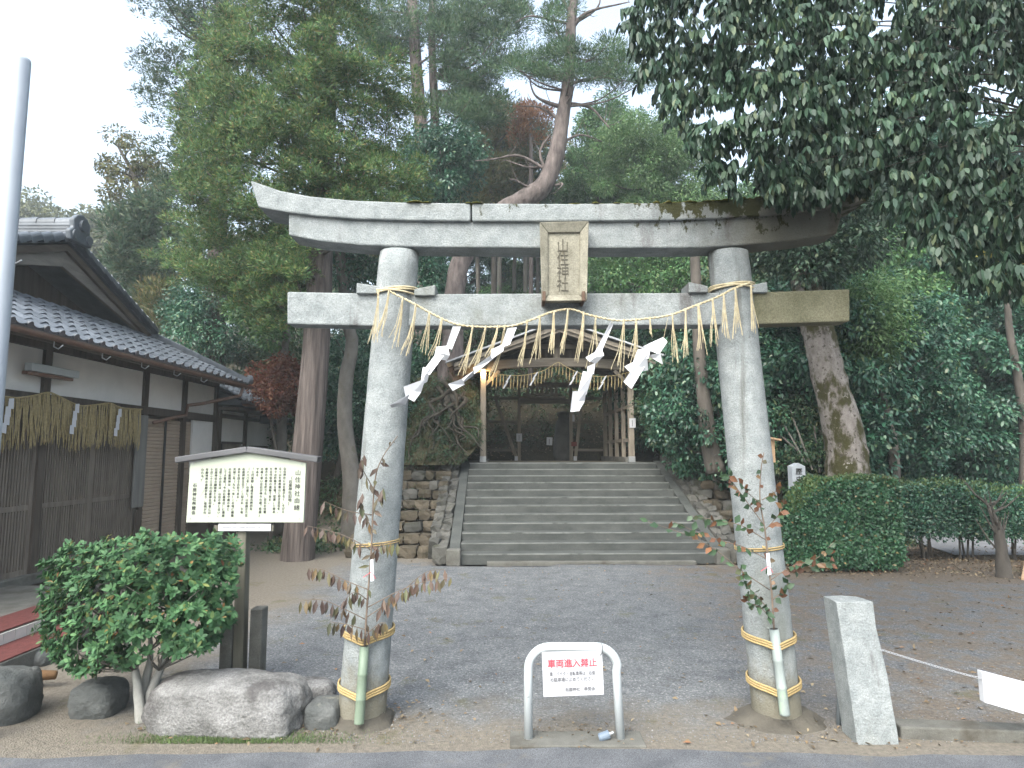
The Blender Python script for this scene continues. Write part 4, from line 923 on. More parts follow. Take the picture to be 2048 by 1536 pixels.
# red box on inner right post, stone lantern behind
rb = at(1148, 888, GY + 3.95); o = MB().box(rb.x - .09, rb.x + .09, rb.y - .05, rb.y + .04, rb.z - .07, rb.z + .07).build('small_box', surf('redbox', (.12, .035, .025), (.18, .05, .04), 9), None, bevel=.008); tag(o, 'small dull red box on the inner right rear post of gate', 'box')
sb = at(1127, 915, GY + 4.75); zz = hz(sb.x, sb.y)
q = random.Random(9); prof = [(.26, 0), (.30, .2), (.28, .7), (.27, 1.0), (.25, 1.2), (.19, 1.35), (.14, 1.42), (.17, 1.47), (.20, 1.52), (.20, 1.62), (.05, 1.66)]
o = MB().loft([[V(sb.x + math.cos(2 * math.pi * k / 14) * r * 1.1 * q.uniform(.93, 1.07), sb.y + math.sin(2 * math.pi * k / 14) * r * q.uniform(.93, 1.07), 1.7 + z * 1.02) for k in range(14)] for r, z in prof]).build('stone_jar', M['rubble_grey'], None, smooth=True); tag(o, 'tall grey jar-shaped stone standing behind the rear opening of gate', 'stone')

# straw rope across the gate
gro = thing('gate_rope', 'straw rope with a row of short tassels hung across the timber gate', 'straw rope', gp(1114, 728, -.2))
Z9 = lambda x, y: gp(900 + x / 4.6545, 660 + y / 4.6545, -.22)
gpx = [(330, 375), (430, 415), (560, 432), (700, 428), (860, 390), (930, 350), (1000, 312), (1060, 345), (1150, 392), (1250, 425), (1380, 442), (1500, 436), (1600, 415), (1680, 395)]
mb = MB(); mb.tube(smooth_path([Z9(a, b) for a, b in gpx], 5), .010, 6); mb.build('rope', M['oldstraw'], gro, smooth=True)
gx = [p[0] for p in gpx]; gy_ = [p[1] for p in gpx]
for i in range(41):
    x = 372 + i * 32.0
    if x > 1660: break
    tassel(gro, Z9(x, float(np.interp(x, gx, gy_))), .36 if not 880 < x < 1120 else .30, -.06, 2, .05, M['oldstraw'], 300 + i, r=.0085)
for i, (x, ll) in enumerate(((555, 'leftmost small'), (800, 'second small'), (1165, 'third small'), (1430, 'rightmost small'))):
    t = Z9(x, float(np.interp(x, gx, gy_))) + V(0, -.04, 0)
    o = thing('paper_streamer', ll + ' zigzag paper streamer on the straw rope of timber gate', 'paper streamer', t, 'paper streamers on the gate rope')
    p = t.copy()
    for k in range(4):
        MB().prism([p, p + V(.045, 0, .01), p + V(.0 - .015, .01, -.10), p + V(-.06, .01, -.10)], (0, .002, 0)).build('paper_fold', M['paper'], o); p = p + V(-.055 + .03 * (k % 2), -.012 * (k % 2), -.085)

# small roofed wooden sign behind the right torii pillar, white marker stone
c = at(1544, 915, 9.0)
o = thing('wooden_sign', 'small roofed wooden notice standing behind the right torii pillar', 'sign', (c.x, 9.0, 0))
MB().box(c.x - .06, c.x + .045, 9.0, 9.03, at(0, 925, 9).z, at(0, 878, 9).z, ).build('panel', surf('freshwood', (.38, .25, .15), (.46, .31, .2), 10), o)
MB().bar(V(c.x - .12, 9.0, at(0, 874, 9).z), V(c.x + .12, 9.0, at(0, 880, 9).z), .12, .025).build('roof_cap', bpy.data.materials['freshwood'], o)
MB().box(c.x - .05, c.x - .01, 9.035, 9.07, -.05, at(0, 880, 9).z).build('post', bpy.data.materials['freshwood'], o)
mk = at(1598, 950, 12.2); mz = 0
o = thing('marker_stone', 'white pointed marker stone with vertical lettering behind the clipped hedge', 'marker stone', (mk.x, 12.2, 0))
ztop = at(0, 926, 12.2).z; w_ = .125
MB().prism([V(mk.x - w_, 12.2, 0), V(mk.x + w_, 12.2, 0), V(mk.x + w_, 12.2, ztop - .06), V(mk.x, 12.2, ztop), V(mk.x - w_, 12.2, ztop - .06)], (0, .2, 0)).build('stone_shaft', surf('whitestone', (.30, .32, .35), (.36, .38, .41), 4, rough=.7), o, bevel=.008)
letters('lettering', '歴史的風土', .13, M['ink'], o, V(mk.x, 12.196, ztop - .10), vertical=True, pitch=1.12, bold=.002)
# ------------------------------------------------------------------ shrine office on the left
WX = -6.6
def wp(px, py, X=WX):
    a, b, c = ray(px, py); t = X / a
    return V(X, b * t, EYE + c * t)
bd = thing('shrine_office', 'single storey white plaster and timber building with grey tiled roof at left', 'building', (WX, 10.4, 0))
def wb(name, y0, y1, z0, z1, x0, x1, mat, parent=bd, bevel=0): return MB().box(WX + x0, WX + x1, y0, y1, z0, z1).build(name, M[mat], parent, bevel=bevel)
MB().box(-12.5, WX - .06, 5.2, 14.42, -.1, 3.5).build('wall', M['darkwood'], bd)
EZ = 3.52
posts = [7.2, 9.12, 11.62, 13.02, 14.42]
for y in posts: wb('post', y - .07, y + .07, 0, 3.46, -.06, .05, 'darkwood', bevel=.006)
wb('lintel', 5.2, 14.5, 2.68, 2.82, -.06, .045, 'darkwood'); wb('top_plate', 5.2, 14.5, 3.44, 3.56, -.06, .048, 'darkwood')
for a, b in zip([5.2] + posts, posts): wb('plaster_panel', a + .072, b - .072, 2.822, 3.438, -.058, .0, 'plaster')
# lattice doors
dr = wb('lattice_door', 5.2, 11.5, .36, 2.66, -.055, -.03, 'darkwood')
sl = MB().box(-.012, .012, -.013, .013, 0, 2.2).mesh('slat', M['lattice'])
y = 6.6
while y < 11.5:
    if abs((y - 6.6) % 1.22) > .07: link_mesh('slat', sl, dr, Matrix.Translation(V(WX - .012, y, .42)))
    y += .052
for y in np.arange(6.6, 11.6, 1.22): MB().box(WX - .03, WX + .012, y - .055, y + .055, .36, 2.66).build('stile', M['lattice'], dr)
for z in (.36, 1.22, 2.6): MB().box(WX - .03, WX + .004, 6.5, 11.5, z, z + .07).build('rail', M['lattice'], dr)
wb('door_sill', 5.2, 11.6, .22, .36, -.05, .12, 'concrete', bevel=.01)
# entrance steps with red mats
es = thing('entrance_steps', 'entrance steps with dark red matting and white tiled riser at lower left', 'steps', (-5.0, 6.8, 0))
MB().box(WX + .125, -5.32, 4.0, 8.6, -.05, .298).build('apron', M['concrete'], es, bevel=.008)
MB().box(-5.318, -4.87, 4.0, 7.5, -.05, .29).build('step', M['concrete'], es, bevel=.008); MB().box(-4.868, -4.47, 4.0, 7.3, -.05, .165).build('step', M['concrete'], es, bevel=.008)
MB().box(-5.31, -4.875, 4.0, 7.46, .292, .305).build('mat', M['redmat'], es); MB().box(-4.85, -4.48, 4.0, 7.26, .167, .180).build('mat', M['redmat'], es)
wt = MB().box(-.006, .006, -.072, .072, -.052, .052).mesh('tile', M['whitetile'])
for k in range(22): link_mesh('tile', wt, es, Matrix.Translation(V(-4.860, 4.1 + k * .15, .232)))
# shutters
sh = wb('shutter', 11.78, 13.40, .2, 2.62, -.055, -.02, 'shutter')
sm = MB().prism([V(-.0, 0, 0), V(.018, 0, .01), V(.018, 0, .05), V(0, 0, .066)], (0, 1.6, 0)).mesh('shutter_slat', M['shutter'])
for k in range(36): link_mesh('shutter_slat', sm, sh, Matrix.Translation(V(WX - .02, 11.79, .22 + k * .0665)))
MB().tube([V(WX + .03, 12.35, .1), V(WX + .03, 12.35, 2.62)], .022, 8).build('conduit', M['black'], bd, smooth=True)
wb('plaster_panel', 13.47, 14.35, 1.55, 2.67, -.05, .0, 'plaster'); wb('skirting_board', 13.43, 14.4, .05, 1.54, -.05, .01, 'eavewood')
# placard on the post by the doors
a = wp(291, 830, WX + .12)
pc = thing('wooden_placard', 'tall weathered grey wooden placard on the post beside lattice doors', 'placard', V(a.x, a.y, 1.1))
MB().box(WX + .052, WX + .085, a.y - .17, a.y + .17, 1.05, 2.66).build('board', surf('greywood', (.13, .128, .122), (.20, .195, .185), 10, stretch=(1, 1, .12), bump=.4), pc, bevel=.008)
MB().box(WX + .055, WX + .09, a.y - .05, a.y + .06, .55, 1.0).build('hook_plate', M['darkwood'], pc)
# strip lamp under the eave
c = wp(105, 742, WX + .15)
lm = thing('wall_lamp', 'white strip light fitting on the wall under the eaves', 'lamp', c)
MB().box(c.x - .06, c.x + .05, c.y - .45, c.y + .5, c.z - .05, c.z + .06).build('housing', M['whitepaint'], lm, bevel=.01)
MB().box(c.x - .05, c.x + .03, c.y - .5, c.y + .4, c.z - .10, c.z - .06).build('rusty_rail', M['copper'], lm)
# eaves: soffit, rafters, fascia, gutter
EX = -5.95
MB().prism([V(EX + .0, 5.2, EZ - .04), V(WX - .2, 5.2, EZ + .30), V(WX - .2, 5.2, EZ + .33), V(EX + .0, 5.2, EZ - .01)], (0, 9.25, 0)).build('soffit', M['eavewood'], bd)
for k in range(24):
    y = 5.6 + k * .38; MB().bar(V(EX + .02, y, EZ - .07), V(WX - .05, y, EZ + .25), .06, .06).build('rafter', M['eavewood'], bd)
MB().box(EX + .0, EX + .03, 5.2, 14.45, EZ - .12, EZ - .0).build('fascia', M['eavewood'], bd)
def gutter(y0, y1, z, x, parent):
    mb = MB(); prof = [(math.cos(t) * .055, math.sin(t) * .055) for t in [math.pi + math.pi * k / 8 for k in range(9)]]
    prof += [(p[0] * .9, p[1] * .9) for p in prof[::-1]]
    mb.loft([[V(x + a, y, z + b) for a, b in prof] for y in (y0, y1)]); return mb.build('gutter', M['copper'], parent, smooth=False)
g_ = gutter(5.2, 14.55, EZ - .05, EX + .095, bd)
for k in range(9):
    y = 6.3 + k * 1.0; MB().tube([V(EX + .03, y, EZ - .07), V(EX + .03, y, EZ - .16), V(EX + .09, y, EZ - .19), V(EX + .15, y, EZ - .14)], .009, 6).build('gutter_hook', M['zinc'], g_, smooth=True)
dp = [V(EX + .09, 14.1, EZ - .10), V(EX + .07, 14.0, EZ - .30), V(WX + .25, 13.3, EZ - .52), V(WX + .1, 13.0, EZ - .58), V(WX + .1, 12.95, EZ - .78), V(WX + .1, 12.5, EZ - .85), V(WX + .1, 11.8, EZ - .98)]
MB().tube(dp, .035, 10).build('downpipe', M['copper'], bd, smooth=True)
# tiles
def tile_mesh(cap):
    mb = MB(); n = 9; w_, l_ = .285, .30
    def prof(u): return .030 * math.cos(u * 2 * math.pi * 1.0 + .6) * (1.0 if math.cos(u * 2 * math.pi + .6) > 0 else .55)
    top = []
    for j, (yy, lift) in enumerate(((0, .022), (l_, .0))): top.append([V(-w_ / 2 + w_ * k / (n - 1), yy, prof(k / (n - 1)) + lift + .03) for k in range(n)])
    bot = [[p - V(0, 0, .018) for p in r] for r in top]
    vs = top[0] + top[1] + bot[0] + bot[1]
    fs = [(k, k + 1, n + k + 1, n + k) for k in range(n - 1)] + [(2 * n + k, k, k + 1, 2 * n + k + 1)[::-1] for k in range(n - 1)]
    fs += [(0, n, 3 * n, 2 * n), (n - 1, 2 * n + n - 1, 3 * n + n - 1, 2 * n - 1)]
    mb.add(vs, fs)
    if cap:
        c = V(-w_ / 2 + w_ * .9, -.012, .05); r = [c + V(math.cos(t) * .048, 0, math.sin(t) * .048) for t in [2 * math.pi * k / 12 for k in range(12)]]
        mb.loft([r, [p + V(0, .03, 0) for p in r]])
        mb.box(-w_ / 2, w_ / 2, -.004, .012, -.012, .028)
    me = mb.mesh('roof_tile', M['tile'], False); return me
TILE, TCAP = tile_mesh(False), tile_mesh(True)
def tile_plane(parent, y0, y1, ex, ez, ux, uz, rows, hip_at=None):
    d = V(ux - ex, 0, uz - ez); L = d.length; d.normalize(); nrm = V(d.z, 0, -d.x)
    q = random.Random(int(y0 * 10))
    nc = int((y1 - y0) / .285)
    for c_ in range(nc):
        y = y0 + (c_ + .5) * .285
        for r in range(rows):
            f = r * .254
            if hip_at is not None and y > hip_at and f > L * (y1 - y) / (y1 - hip_at) + .05: break
            p = V(ex, y, ez) + d * f
            m_ = Matrix((V(0, 1, 0), d, nrm)).transposed().to_4x4(); m_.translation = p + V(0, q.uniform(-.006, .006), q.uniform(-.004, .004))
            link_mesh('roof_tile', TCAP if r == 0 else TILE, parent, m_ @ Matrix.Rotation(q.uniform(-.012, .012), 4, 'Z'))
UX, UZ = -7.52, 4.38
rf = MB().add([V(EX, 5.2, EZ), V(EX, 14.5, EZ), V(UX, 12.95, UZ), V(UX, 5.2, UZ), V(-12, 14.5, EZ), V(-12, 12.95, UZ), V(-12, 5.2, EZ)], [(0, 1, 2, 3), (1, 4, 5, 2), (0, 3, 6)]).build('roof', M['tile'], bd)
tile_plane(rf, 5.9, 14.45, EX - .0, EZ + .0, UX, UZ, 7, 12.95)
# hip ridge of half-round tiles
hr = []
hA, hB = V(EX + .03, 14.47, EZ + .06), V(UX, 12.95, UZ + .10)
def ridge_tile(parent, a, b, r, name='ridge_tile', mat='tile'):
    d = (b - a).normalized(); s = d.cross(V(0, 0, 1)).normalized(); u = s.cross(d)
    prof = [(math.cos(t) * r, math.sin(t) * r) for t in [math.pi * k / 8 for k in range(9)]] + [(-r, -.05), (r, -.05)]
    return MB().loft([[p + s * (x * k) + u * (y * k) for x, y in prof] for p, k in ((a, 1.12), (b, 1.0))]).build(name, M[mat], parent)
for k in range(8): ridge_tile(rf, hA.lerp(hB, k / 8), hA.lerp(hB, (k + 1.05) / 8), .075)
boss = hA + V(.04, .04, .04); MB().tube([boss + V(-.03, -.03, 0), boss + V(.02, .02, .01)], .1, 14).build('hip_end_tile', M['tile'], rf, smooth=False)
# gable
gx_ = -7.45; PK = V(gx_, 10.42, 5.40); FT = V(gx_, 13.05, 4.34); FN = V(gx_, 7.4, 4.34)
MB().prism([PK + V(-.5, 0, -.35), FT + V(-.5, -.3, 0), FN + V(-.5, .3, 0)], (-.05, 0, 0)).build('gable_wall', M['darkwood'], bd)
for E, nm in ((FT, 0), (FN, 1)):
    d = (E - PK); w1, w2 = .36, .30
    MB().prism([PK, E, E + V(0, 0, -w2 * .3) - d * .06, PK + V(0, 0, -w1)], (.07, 0, 0)).build('barge_board', M['barge'], bd, bevel=.008)
    MB().prism([PK + V(.0, 0, .02), E + V(0, 0, .02), E + V(0, 0, -.09), PK + V(0, 0, -.10)], (.13, 0, 0)).build('barge_trim', M['eavewood'], bd, bevel=.006)
    up_ = V(0, 0, 1)
    sl_ = MB().prism([PK + V(.16, 0, .05), E + V(.16, 0, .05), E + V(.16, 0, .10), PK + V(.16, 0, .10)], (-5, 0, 0)).build('upper_slope', M['tile'], bd)
    nt_ = 13
    for k in range(nt_):       # verge tiles along the gable edge
        a = PK.lerp(E, (k + .1) / nt_) + V(.17, 0, .16); b = PK.lerp(E, (k + 1.12) / nt_) + V(.17, 0, .135)
        ridge_tile(sl_, b + V(0, 0, -.015), a, .075, 'verge_tile')
    for k in range(12):
        for j in range(5):
            p = PK.lerp(E, (k + .5) / 12) + V(-.12 - j * .29, 0, .10); dd = (PK - E).normalized(); s_ = 1 if nm == 0 else -1
            xa = V(-1, 0, 0) if nm == 0 else V(1, 0, 0); nz = xa.cross(dd)
            if nm == 1:
                m_ = Matrix((xa, dd, nz)).transposed().to_4x4(); m_.translation = p; link_mesh('roof_tile', TILE, sl_, m_)
# main ridge with end ornament
rd = MB().box(-12, gx_ + .2, PK.y - .13, PK.y + .13, PK.z + .05, PK.z + .16).build('ridge', M['tile'], bd, bevel=.01)
for k in range(3): MB().box(-12, gx_ + .22, PK.y - .16 + k * .02, PK.y + .16 - k * .02, PK.z + .165 + k * .06, PK.z + .215 + k * .06).build('ridge_course', M['tile'], rd, bevel=.012)
for k in range(10): ridge_tile(rd, V(gx_ + .24 - k * .3, PK.y, PK.z + .37), V(gx_ - .08 - k * .3, PK.y, PK.z + .37), .09)
oc = V(gx_ + .26, PK.y, PK.z + .22)
prof = [(-.26, -.20), (-.30, -.05), (-.20, .02), (-.22, .16), (-.12, .26), (0, .30), (.12, .26), (.22, .16), (.20, .02), (.30, -.05), (.26, -.20)]
MB().prism([oc + V(0, a, b) for a, b in prof], (.09, 0, 0)).build('ridge_end_tile', M['tile'], rd, bevel=.025)
MB().tube([oc + V(.0, 0, .10), oc + V(.14, 0, .10)], .10, 16).build('ridge_end_boss', M['tile'], rd)
for s in (-1, 1): MB().tube([oc + V(.0, s * .17, -.09), oc + V(.12, s * .17, -.09)], .075, 12).build('ridge_end_boss', M['tile'], rd)

# rear extension with two stepped roofs
ex_ = thing('rear_wing', 'lower rear wing of the office with stepped tiled roofs and slatted windows', 'building', (WX, 16.5, 0))
MB().box(-11, WX + .02, 14.5, 18.1, -.1, 3.0).build('wall', M['plaster'], ex_)
for y in (14.58, 16.0, 18.05): MB().box(WX + .0, WX + .07, y - .07, y + .07, 0, 3.05).build('post', M['darkwood'], ex_)
for z in (1.15, 2.78): MB().box(WX + .0, WX + .06, 14.5, 18.1, z, z + .1).build('beam', M['darkwood'], ex_)
MB().box(WX + .0, WX + .05, 14.6, 18.0, 0, 1.15).build('skirting_board', M['eavewood'], ex_)
for (ya, yb, za, zb) in ((14.75, 15.75, 1.62, 2.2), (16.3, 17.4, 1.82, 2.12)):
    wi = MB().box(WX + .02, WX + .05, ya, yb, za, zb).build('window', M['black'], ex_)
    for k in range(13): MB().box(WX + .05, WX + .07, ya + (yb - ya) * (k + .2) / 13, ya + (yb - ya) * (k + .7) / 13, za, zb).build('slat', M['lattice'], wi)
    MB().box(WX + .05, WX + .08, ya - .05, yb + .05, zb, zb + .05).build('frame', M['darkwood'], wi)
for (ya, yb, ez, rows) in ((14.45, 16.95, 3.14, 5), (16.95, 19.3, 2.84, 5)):
    r2 = MB().add([V(EX - .1, ya, ez), V(EX - .1, yb, ez), V(-7.35, yb - .6, ez + .68), V(-7.35, ya, ez + .68), V(-7.35, ya, ez - .1), V(EX - .1, ya, ez - .08), V(EX - .1, yb, ez - .08), V(-7.35, yb, ez - .1)], [(0, 1, 2, 3), (4, 5, 6, 7), (0, 5, 6, 1), (1, 6, 7, 2), (0, 3, 4, 5), (2, 7, 4, 3)]).build('roof', M['tile'], ex_)
    tile_plane(r2, ya, yb, EX - .1, ez, -7.3, ez + .67, rows, yb - .7)
    gutter(ya, yb + .1, ez - .06, EX - .01, r2)
MB().box(-11, EX - .15, 14.5, 18.6, 2.95, 3.02).build('soffit', M['eavewood'], ex_)

# straw curtain over the doors
CX = WX + .16
cpx = [(-330, 1168), (-150, 1172), (0, 1160), (100, 1168), (200, 1155), (285, 1137), (340, 1155), (420, 1195), (480, 1215), (560, 1210), (650, 1200), (720, 1228), (840, 1236)]
cu = thing('straw_curtain', 'long fringe of hanging dry straw on a rope over the lattice doors', 'straw rope', wp(140, 800, CX))
cp = [wp(a / 2.953, 400 + b / 2.953, CX) for a, b in cpx]
mb = MB(); mb.tube(smooth_path(cp, 6), .012, 6); mb.build('rope', M['oldstraw'], cu, smooth=True)
cyy = [p.y for p in cp]; czz = [p.z for p in cp]; y = cyy[0]; i = 0; q = random.Random(77)
while y < cyy[-1] - .02:
    mb = MB(); top = V(CX, y, float(np.interp(y, cyy, czz)))
    for s in range(5):
        L = q.uniform(.52, .72); a = top + V(q.uniform(-.02, .02), q.uniform(-.03, .03), 0)
        mb.tube([a, a + V(q.uniform(-.02, .03), q.uniform(-.02, .02), -L * .5), a + V(q.uniform(-.03, .05), q.uniform(-.05, .04), -L)], [.006, .0075, .004], 4)
    mb.build('straw_bundle', M['oldstraw'], cu); y += .062; i += 1
for k, (px, py, lab) in enumerate(((18, 797, 'leftmost'), (151, 808, 'middle'), (237, 818, 'rightmost'))):
    t = wp(px, py, CX + .06); o = thing('paper_streamer', lab + ' paper streamer among the straw fringe over the lattice doors', 'paper streamer', t, 'paper streamers on the straw curtain')
    p = t.copy()
    for j in range(4):
        MB().prism([p, p + V(0, .085, .01), p + V(.01, .075, -.13), p + V(.01, -.015, -.12)], (.002, 0, 0)).build('paper_fold', M['paper'], o); p = p + V(.008, -.05 + .03 * (j % 2), -.105)
# ------------------------------------------------------------------ foliage
def unit(a): return a / (np.linalg.norm(a, axis=-1, keepdims=True) + 1e-9)
def cloud(name, P, D, N, L, W, mat, parent=None, kind=None, fold=.12, hexa=False):
    n = len(P); D = unit(D); S = unit(np.cross(D, N)); U = np.cross(S, D)
    L = np.broadcast_to(np.asarray(L, float), (n,))[:, None]; W = np.broadcast_to(np.asarray(W, float), (n,))[:, None]
    mid = P + D * L * .48 + U * W * fold * 2
    if hexa:
        a_, b_ = P + D * L * .3 + U * W * fold, P + D * L * .7 - U * L * .03; tip = P + D * L - U * L * .12
        v = np.stack([P, a_ + S * W * .46, b_ + S * W * .42, tip, b_ - S * W * .42, a_ - S * W * .46], 1); m_ = 6
    else: v = np.stack([P, mid + S * W * .5, P + D * L, mid - S * W * .5], 1); m_ = 4
    v = v.reshape(-1, 3).astype(np.float32)
    me = bpy.data.meshes.new(name); me.vertices.add(m_ * n); me.vertices.foreach_set('co', v.ravel())
    me.loops.add(m_ * n); me.loops.foreach_set('vertex_index', np.arange(m_ * n, dtype=np.int32))
    me.polygons.add(n); me.polygons.foreach_set('loop_start', np.arange(0, m_ * n, m_, dtype=np.int32))
    me.update(calc_edges=True); me.materials.append(mat)
    o = link_mesh(name, me, parent)
    if kind: o['kind'] = kind
    return o
def rdir(g, n): return unit(g.normal(size=(n, 3)))
def broad(g, C, Rr, per, L, W, droop=.5, flat=.75, up=.6):
    C = np.repeat(np.asarray(C, float), per, 0); r = np.repeat(np.broadcast_to(Rr, (len(C) // per,)), per)[:, None]; n = len(C)
    d = rdir(g, n); rad = g.uniform(.15, 1, (n, 1)) ** .45
    P = C + d * r * rad * np.array([1, 1, flat])
    D = d * .8 + rdir(g, n) * .7 + np.array([0, 0, -droop]); N = d * .5 + np.array([0, 0, up]) + rdir(g, n) * .55
    return P, D, N, L * g.uniform(.65, 1.25, n), W * g.uniform(.7, 1.25, n)
def cedar(g, C, Rr, strands, per, L, W, outward=None):
    """tufted strands curving up and out of every clump"""
    C = np.asarray(C, float); m = len(C); Rr = np.broadcast_to(Rr, (m,))
    n = m * strands; Cb = np.repeat(C, strands, 0); r = np.repeat(Rr, strands)[:, None]
    d0 = rdir(g, n); d0[:, 2] = d0[:, 2] * .6 + .35
    if outward is not None: d0 = d0 + np.repeat(outward, strands, 0) * .5
    d0 = unit(d0); ln = r * g.uniform(.55, 1.1, (n, 1))
    P, D = [], []
    for k in range(per):
        f = .42 + .62 * (k + .3) / per
        p = Cb + d0 * ln * f + np.array([0, 0, 1.]) * r * (-.30 * np.sin(f * 2.4) + .18 * f * f)
        dd = d0 + np.array([0, 0, .55 * f - .35]) + rdir(g, n) * .55
        P.append(p + g.normal(size=p.shape) * .02); D.append(dd)
    P = np.concatenate(P); D = np.concatenate(D); n = len(P)
    return P, D, rdir(g, n) + np.array([0, -.3, .4]), L * g.uniform(.6, 1.3, n), W * g.uniform(.7, 1.3, n)
def pompom(g, C, Rr, per, L, W, outward=None):
    """domed tufts: needles radiate from the upper and outer shell, the underside stays open"""
    C = np.repeat(np.asarray(C, float), per, 0); r = np.repeat(np.broadcast_to(Rr, (len(C) // per,)), per)[:, None]; n = len(C)
    d = rdir(g, n); d[:, 2] = np.abs(d[:, 2]) * 1.1 - .22; d = unit(d)
    if outward is not None: d = unit(d + np.repeat(outward, per, 0) * .35)
    lump = 1 + .22 * np.sin(d[:, :1] * 7 + C[:, :1] * 9) * np.sin(d[:, 1:2] * 6 + C[:, 2:3] * 7)
    P = C + d * r * lump * g.uniform(.55, 1.0, (n, 1)) * np.array([1.1, 1.1, .95])
    return P, d + rdir(g, n) * .45 + np.array([0, 0, .15]), rdir(g, n), L * g.uniform(.6, 1.3, n), W * g.uniform(.7, 1.3, n)
def subtufts(g, C, Rr, k, outward=None):
    n = len(C) * k; d = rdir(g, n); d[:, 2] = np.abs(d[:, 2]) * 1.2 - .35
    P = np.repeat(C, k, 0) + unit(d) * np.repeat(Rr, k)[:, None] * g.uniform(.6, 1.1, (n, 1)) * np.array([1.2, 1.2, .9])
    return P, (np.repeat(outward, k, 0) if outward is not None else None)
def plates(g, C, Rr, per, L, W, flat=.28):
    C = np.repeat(np.asarray(C, float), per, 0); r = np.repeat(np.broadcast_to(Rr, (len(C) // per,)), per)[:, None]; n = len(C)
    d = rdir(g, n); P = C + d * r * (g.uniform(.05, 1, (n, 1)) ** .5) * np.array([1, 1, flat])
    D = d * .7 + rdir(g, n) * .5 + np.array([0, 0, .6]); return P, D, rdir(g, n), L * g.uniform(.7, 1.3, n), W * g.uniform(.8, 1.2, n)
def inside(poly, x, y):
    c = False; j = len(poly) - 1
    for i in range(len(poly)):
        xi, yi = poly[i]; xj, yj = poly[j]
        if (yi > y) != (yj > y) and x < (xj - xi) * (y - yi) / (yj - yi) + xi: c = not c
        j = i
    return c
def centres(seed, poly, Yc, dY, n, holes=()):
    q = random.Random(seed); xs_ = [p[0] for p in poly]; ys_ = [p[1] for p in poly]; out = []
    while len(out) < n:
        x, y = q.uniform(min(xs_), max(xs_)), q.uniform(min(ys_), max(ys_))
        if not inside(poly, x, y): continue
        if any((x - h[0]) ** 2 + (y - h[1]) ** 2 < h[2] ** 2 for h in holes): continue
        Y = Yc(x, y) if callable(Yc) else Yc
        out.append(tuple(at(x, y, Y + dY * q.uniform(-1, 1))))
    return np.array(out)
def limbs(parent, trunk, C, n, r0, mat, seed, name='branch', sag=.1):
    q = random.Random(seed); idx = q.sample(range(len(C)), min(n, len(C)))
    for i in idx:
        c = Vector(C[i]); best = min(trunk, key=lambda p: (p - c).length + 1.2 * max(0, p.z - c.z + .3))
        m_ = best.lerp(c, .5) + V(q.uniform(-.15, .15), q.uniform(-.15, .15), -sag * (c - best).length)
        ps = smooth_path([best, m_, c], 4); MB().tube(ps, lerp_list([r0, r0 * .6, r0 * .22], len(ps)), 6).build(name, mat, parent, smooth=True)
def trunk_obj(parent, pts, r, mat, n=14, name='trunk', wob=.05, seed=1, flute=0):
    ps = smooth_path(pts, 5); MB().tube(ps, lerp_list(r, len(ps)), n, wob=wob, seed=seed, flute=flute).build(name, mat, parent, smooth=True); return ps
G = np.random.RandomState

# big cedar on the left
tA = thing('cedar_tree', 'huge dense green cedar behind the left half of the torii', 'tree', gnd(622, 1105) + V(0, .1, 0))
psA = trunk_obj(tA, [V(gnd(617, 1108).x, 12.5, -.3), V(gnd(617, 1108).x, 12.5, 0), at(632, 700, 12.6), at(645, 400, 12.9), at(655, 150, 13.1), at(660, -260, 13.3)], [.36, .30, .25, .22, .18, .12], M['cedarbark'], 64, wob=.012, seed=4, flute=.05)
polyA = [(405, 110), (440, 40), (520, -90), (760, -90), (745, 60), (690, 90), (730, 130), (830, 150), (835, 230), (790, 290), (835, 330), (825, 395), (700, 420), (640, 440), (600, 520), (578, 640), (545, 650), (520, 560), (540, 450), (470, 425), (400, 425), (350, 390), (375, 260)]
hA_ = [(690, 110, 26), (590, 318, 14), (508, 350, 26), (640, 235, 18), (450, 425, 14), (560, 60, 18)]
CA = centres(1, polyA, lambda x, y: 12.9 - 1.1 * (1 - ((x - 600) / 260) ** 2), 1.1, 400, hA_)
polyA2 = [(335, 440), (430, 430), (570, 430), (585, 600), (560, 690), (500, 620), (400, 590), (345, 540)]
CA = np.concatenate([CA, centres(2, polyA2, 13.3, .9, 90, [(405, 425, 18)])])
q_ = G(5); out = unit(CA - np.array([-3.7, 13, 0]) * np.array([1, 1, 0]) - np.array([0, 0, 1]) * CA[:, 2:3])
CAs, outs = subtufts(q_, CA, q_.uniform(.22, .42, len(CA)), 8, out); cloud('crown', *pompom(q_, CAs, q_.uniform(.09, .18, len(CAs)), 56, .085, .02, outs), L_['cedar'], tA)
limbs(tA, psA[6:], CA, 46, .045, M['trunkdark'], 3)
# darker backlit cedar further left
tB = thing('cedar_tree', 'dark open cedar standing against the bright sky left of the huge cedar', 'tree', (at(430, 900, 17.5).x, 17.5, 0))
psB = trunk_obj(tB, [V(at(430, 900, 17.5).x, 17.5, 0), at(435, 500, 17.5), at(440, 100, 17.8), at(445, -250, 18)], [.3, .25, .2, .12], M['cedarbark'])
polyB = [(320, -90), (470, -90), (470, 420), (340, 420), (325, 330), (335, 240), (300, 190), (272, 175), (285, 125), (330, 105), (318, 30)]
CB = centres(4, polyB, 17.5, 1.6, 120, [(300, 215, 30), (385, 180, 22), (350, 60, 20), (300, 60, 24)]); q_ = G(6)
CBs, _o = subtufts(q_, CB, q_.uniform(.3, .6, len(CB)), 8); cloud('crown', *pompom(q_, CBs, q_.uniform(.12, .24, len(CBs)), 44, .11, .028), L_['cedar_dark'], tB)
limbs(tB, psB, CB, 26, .05, M['trunkdark'], 4)
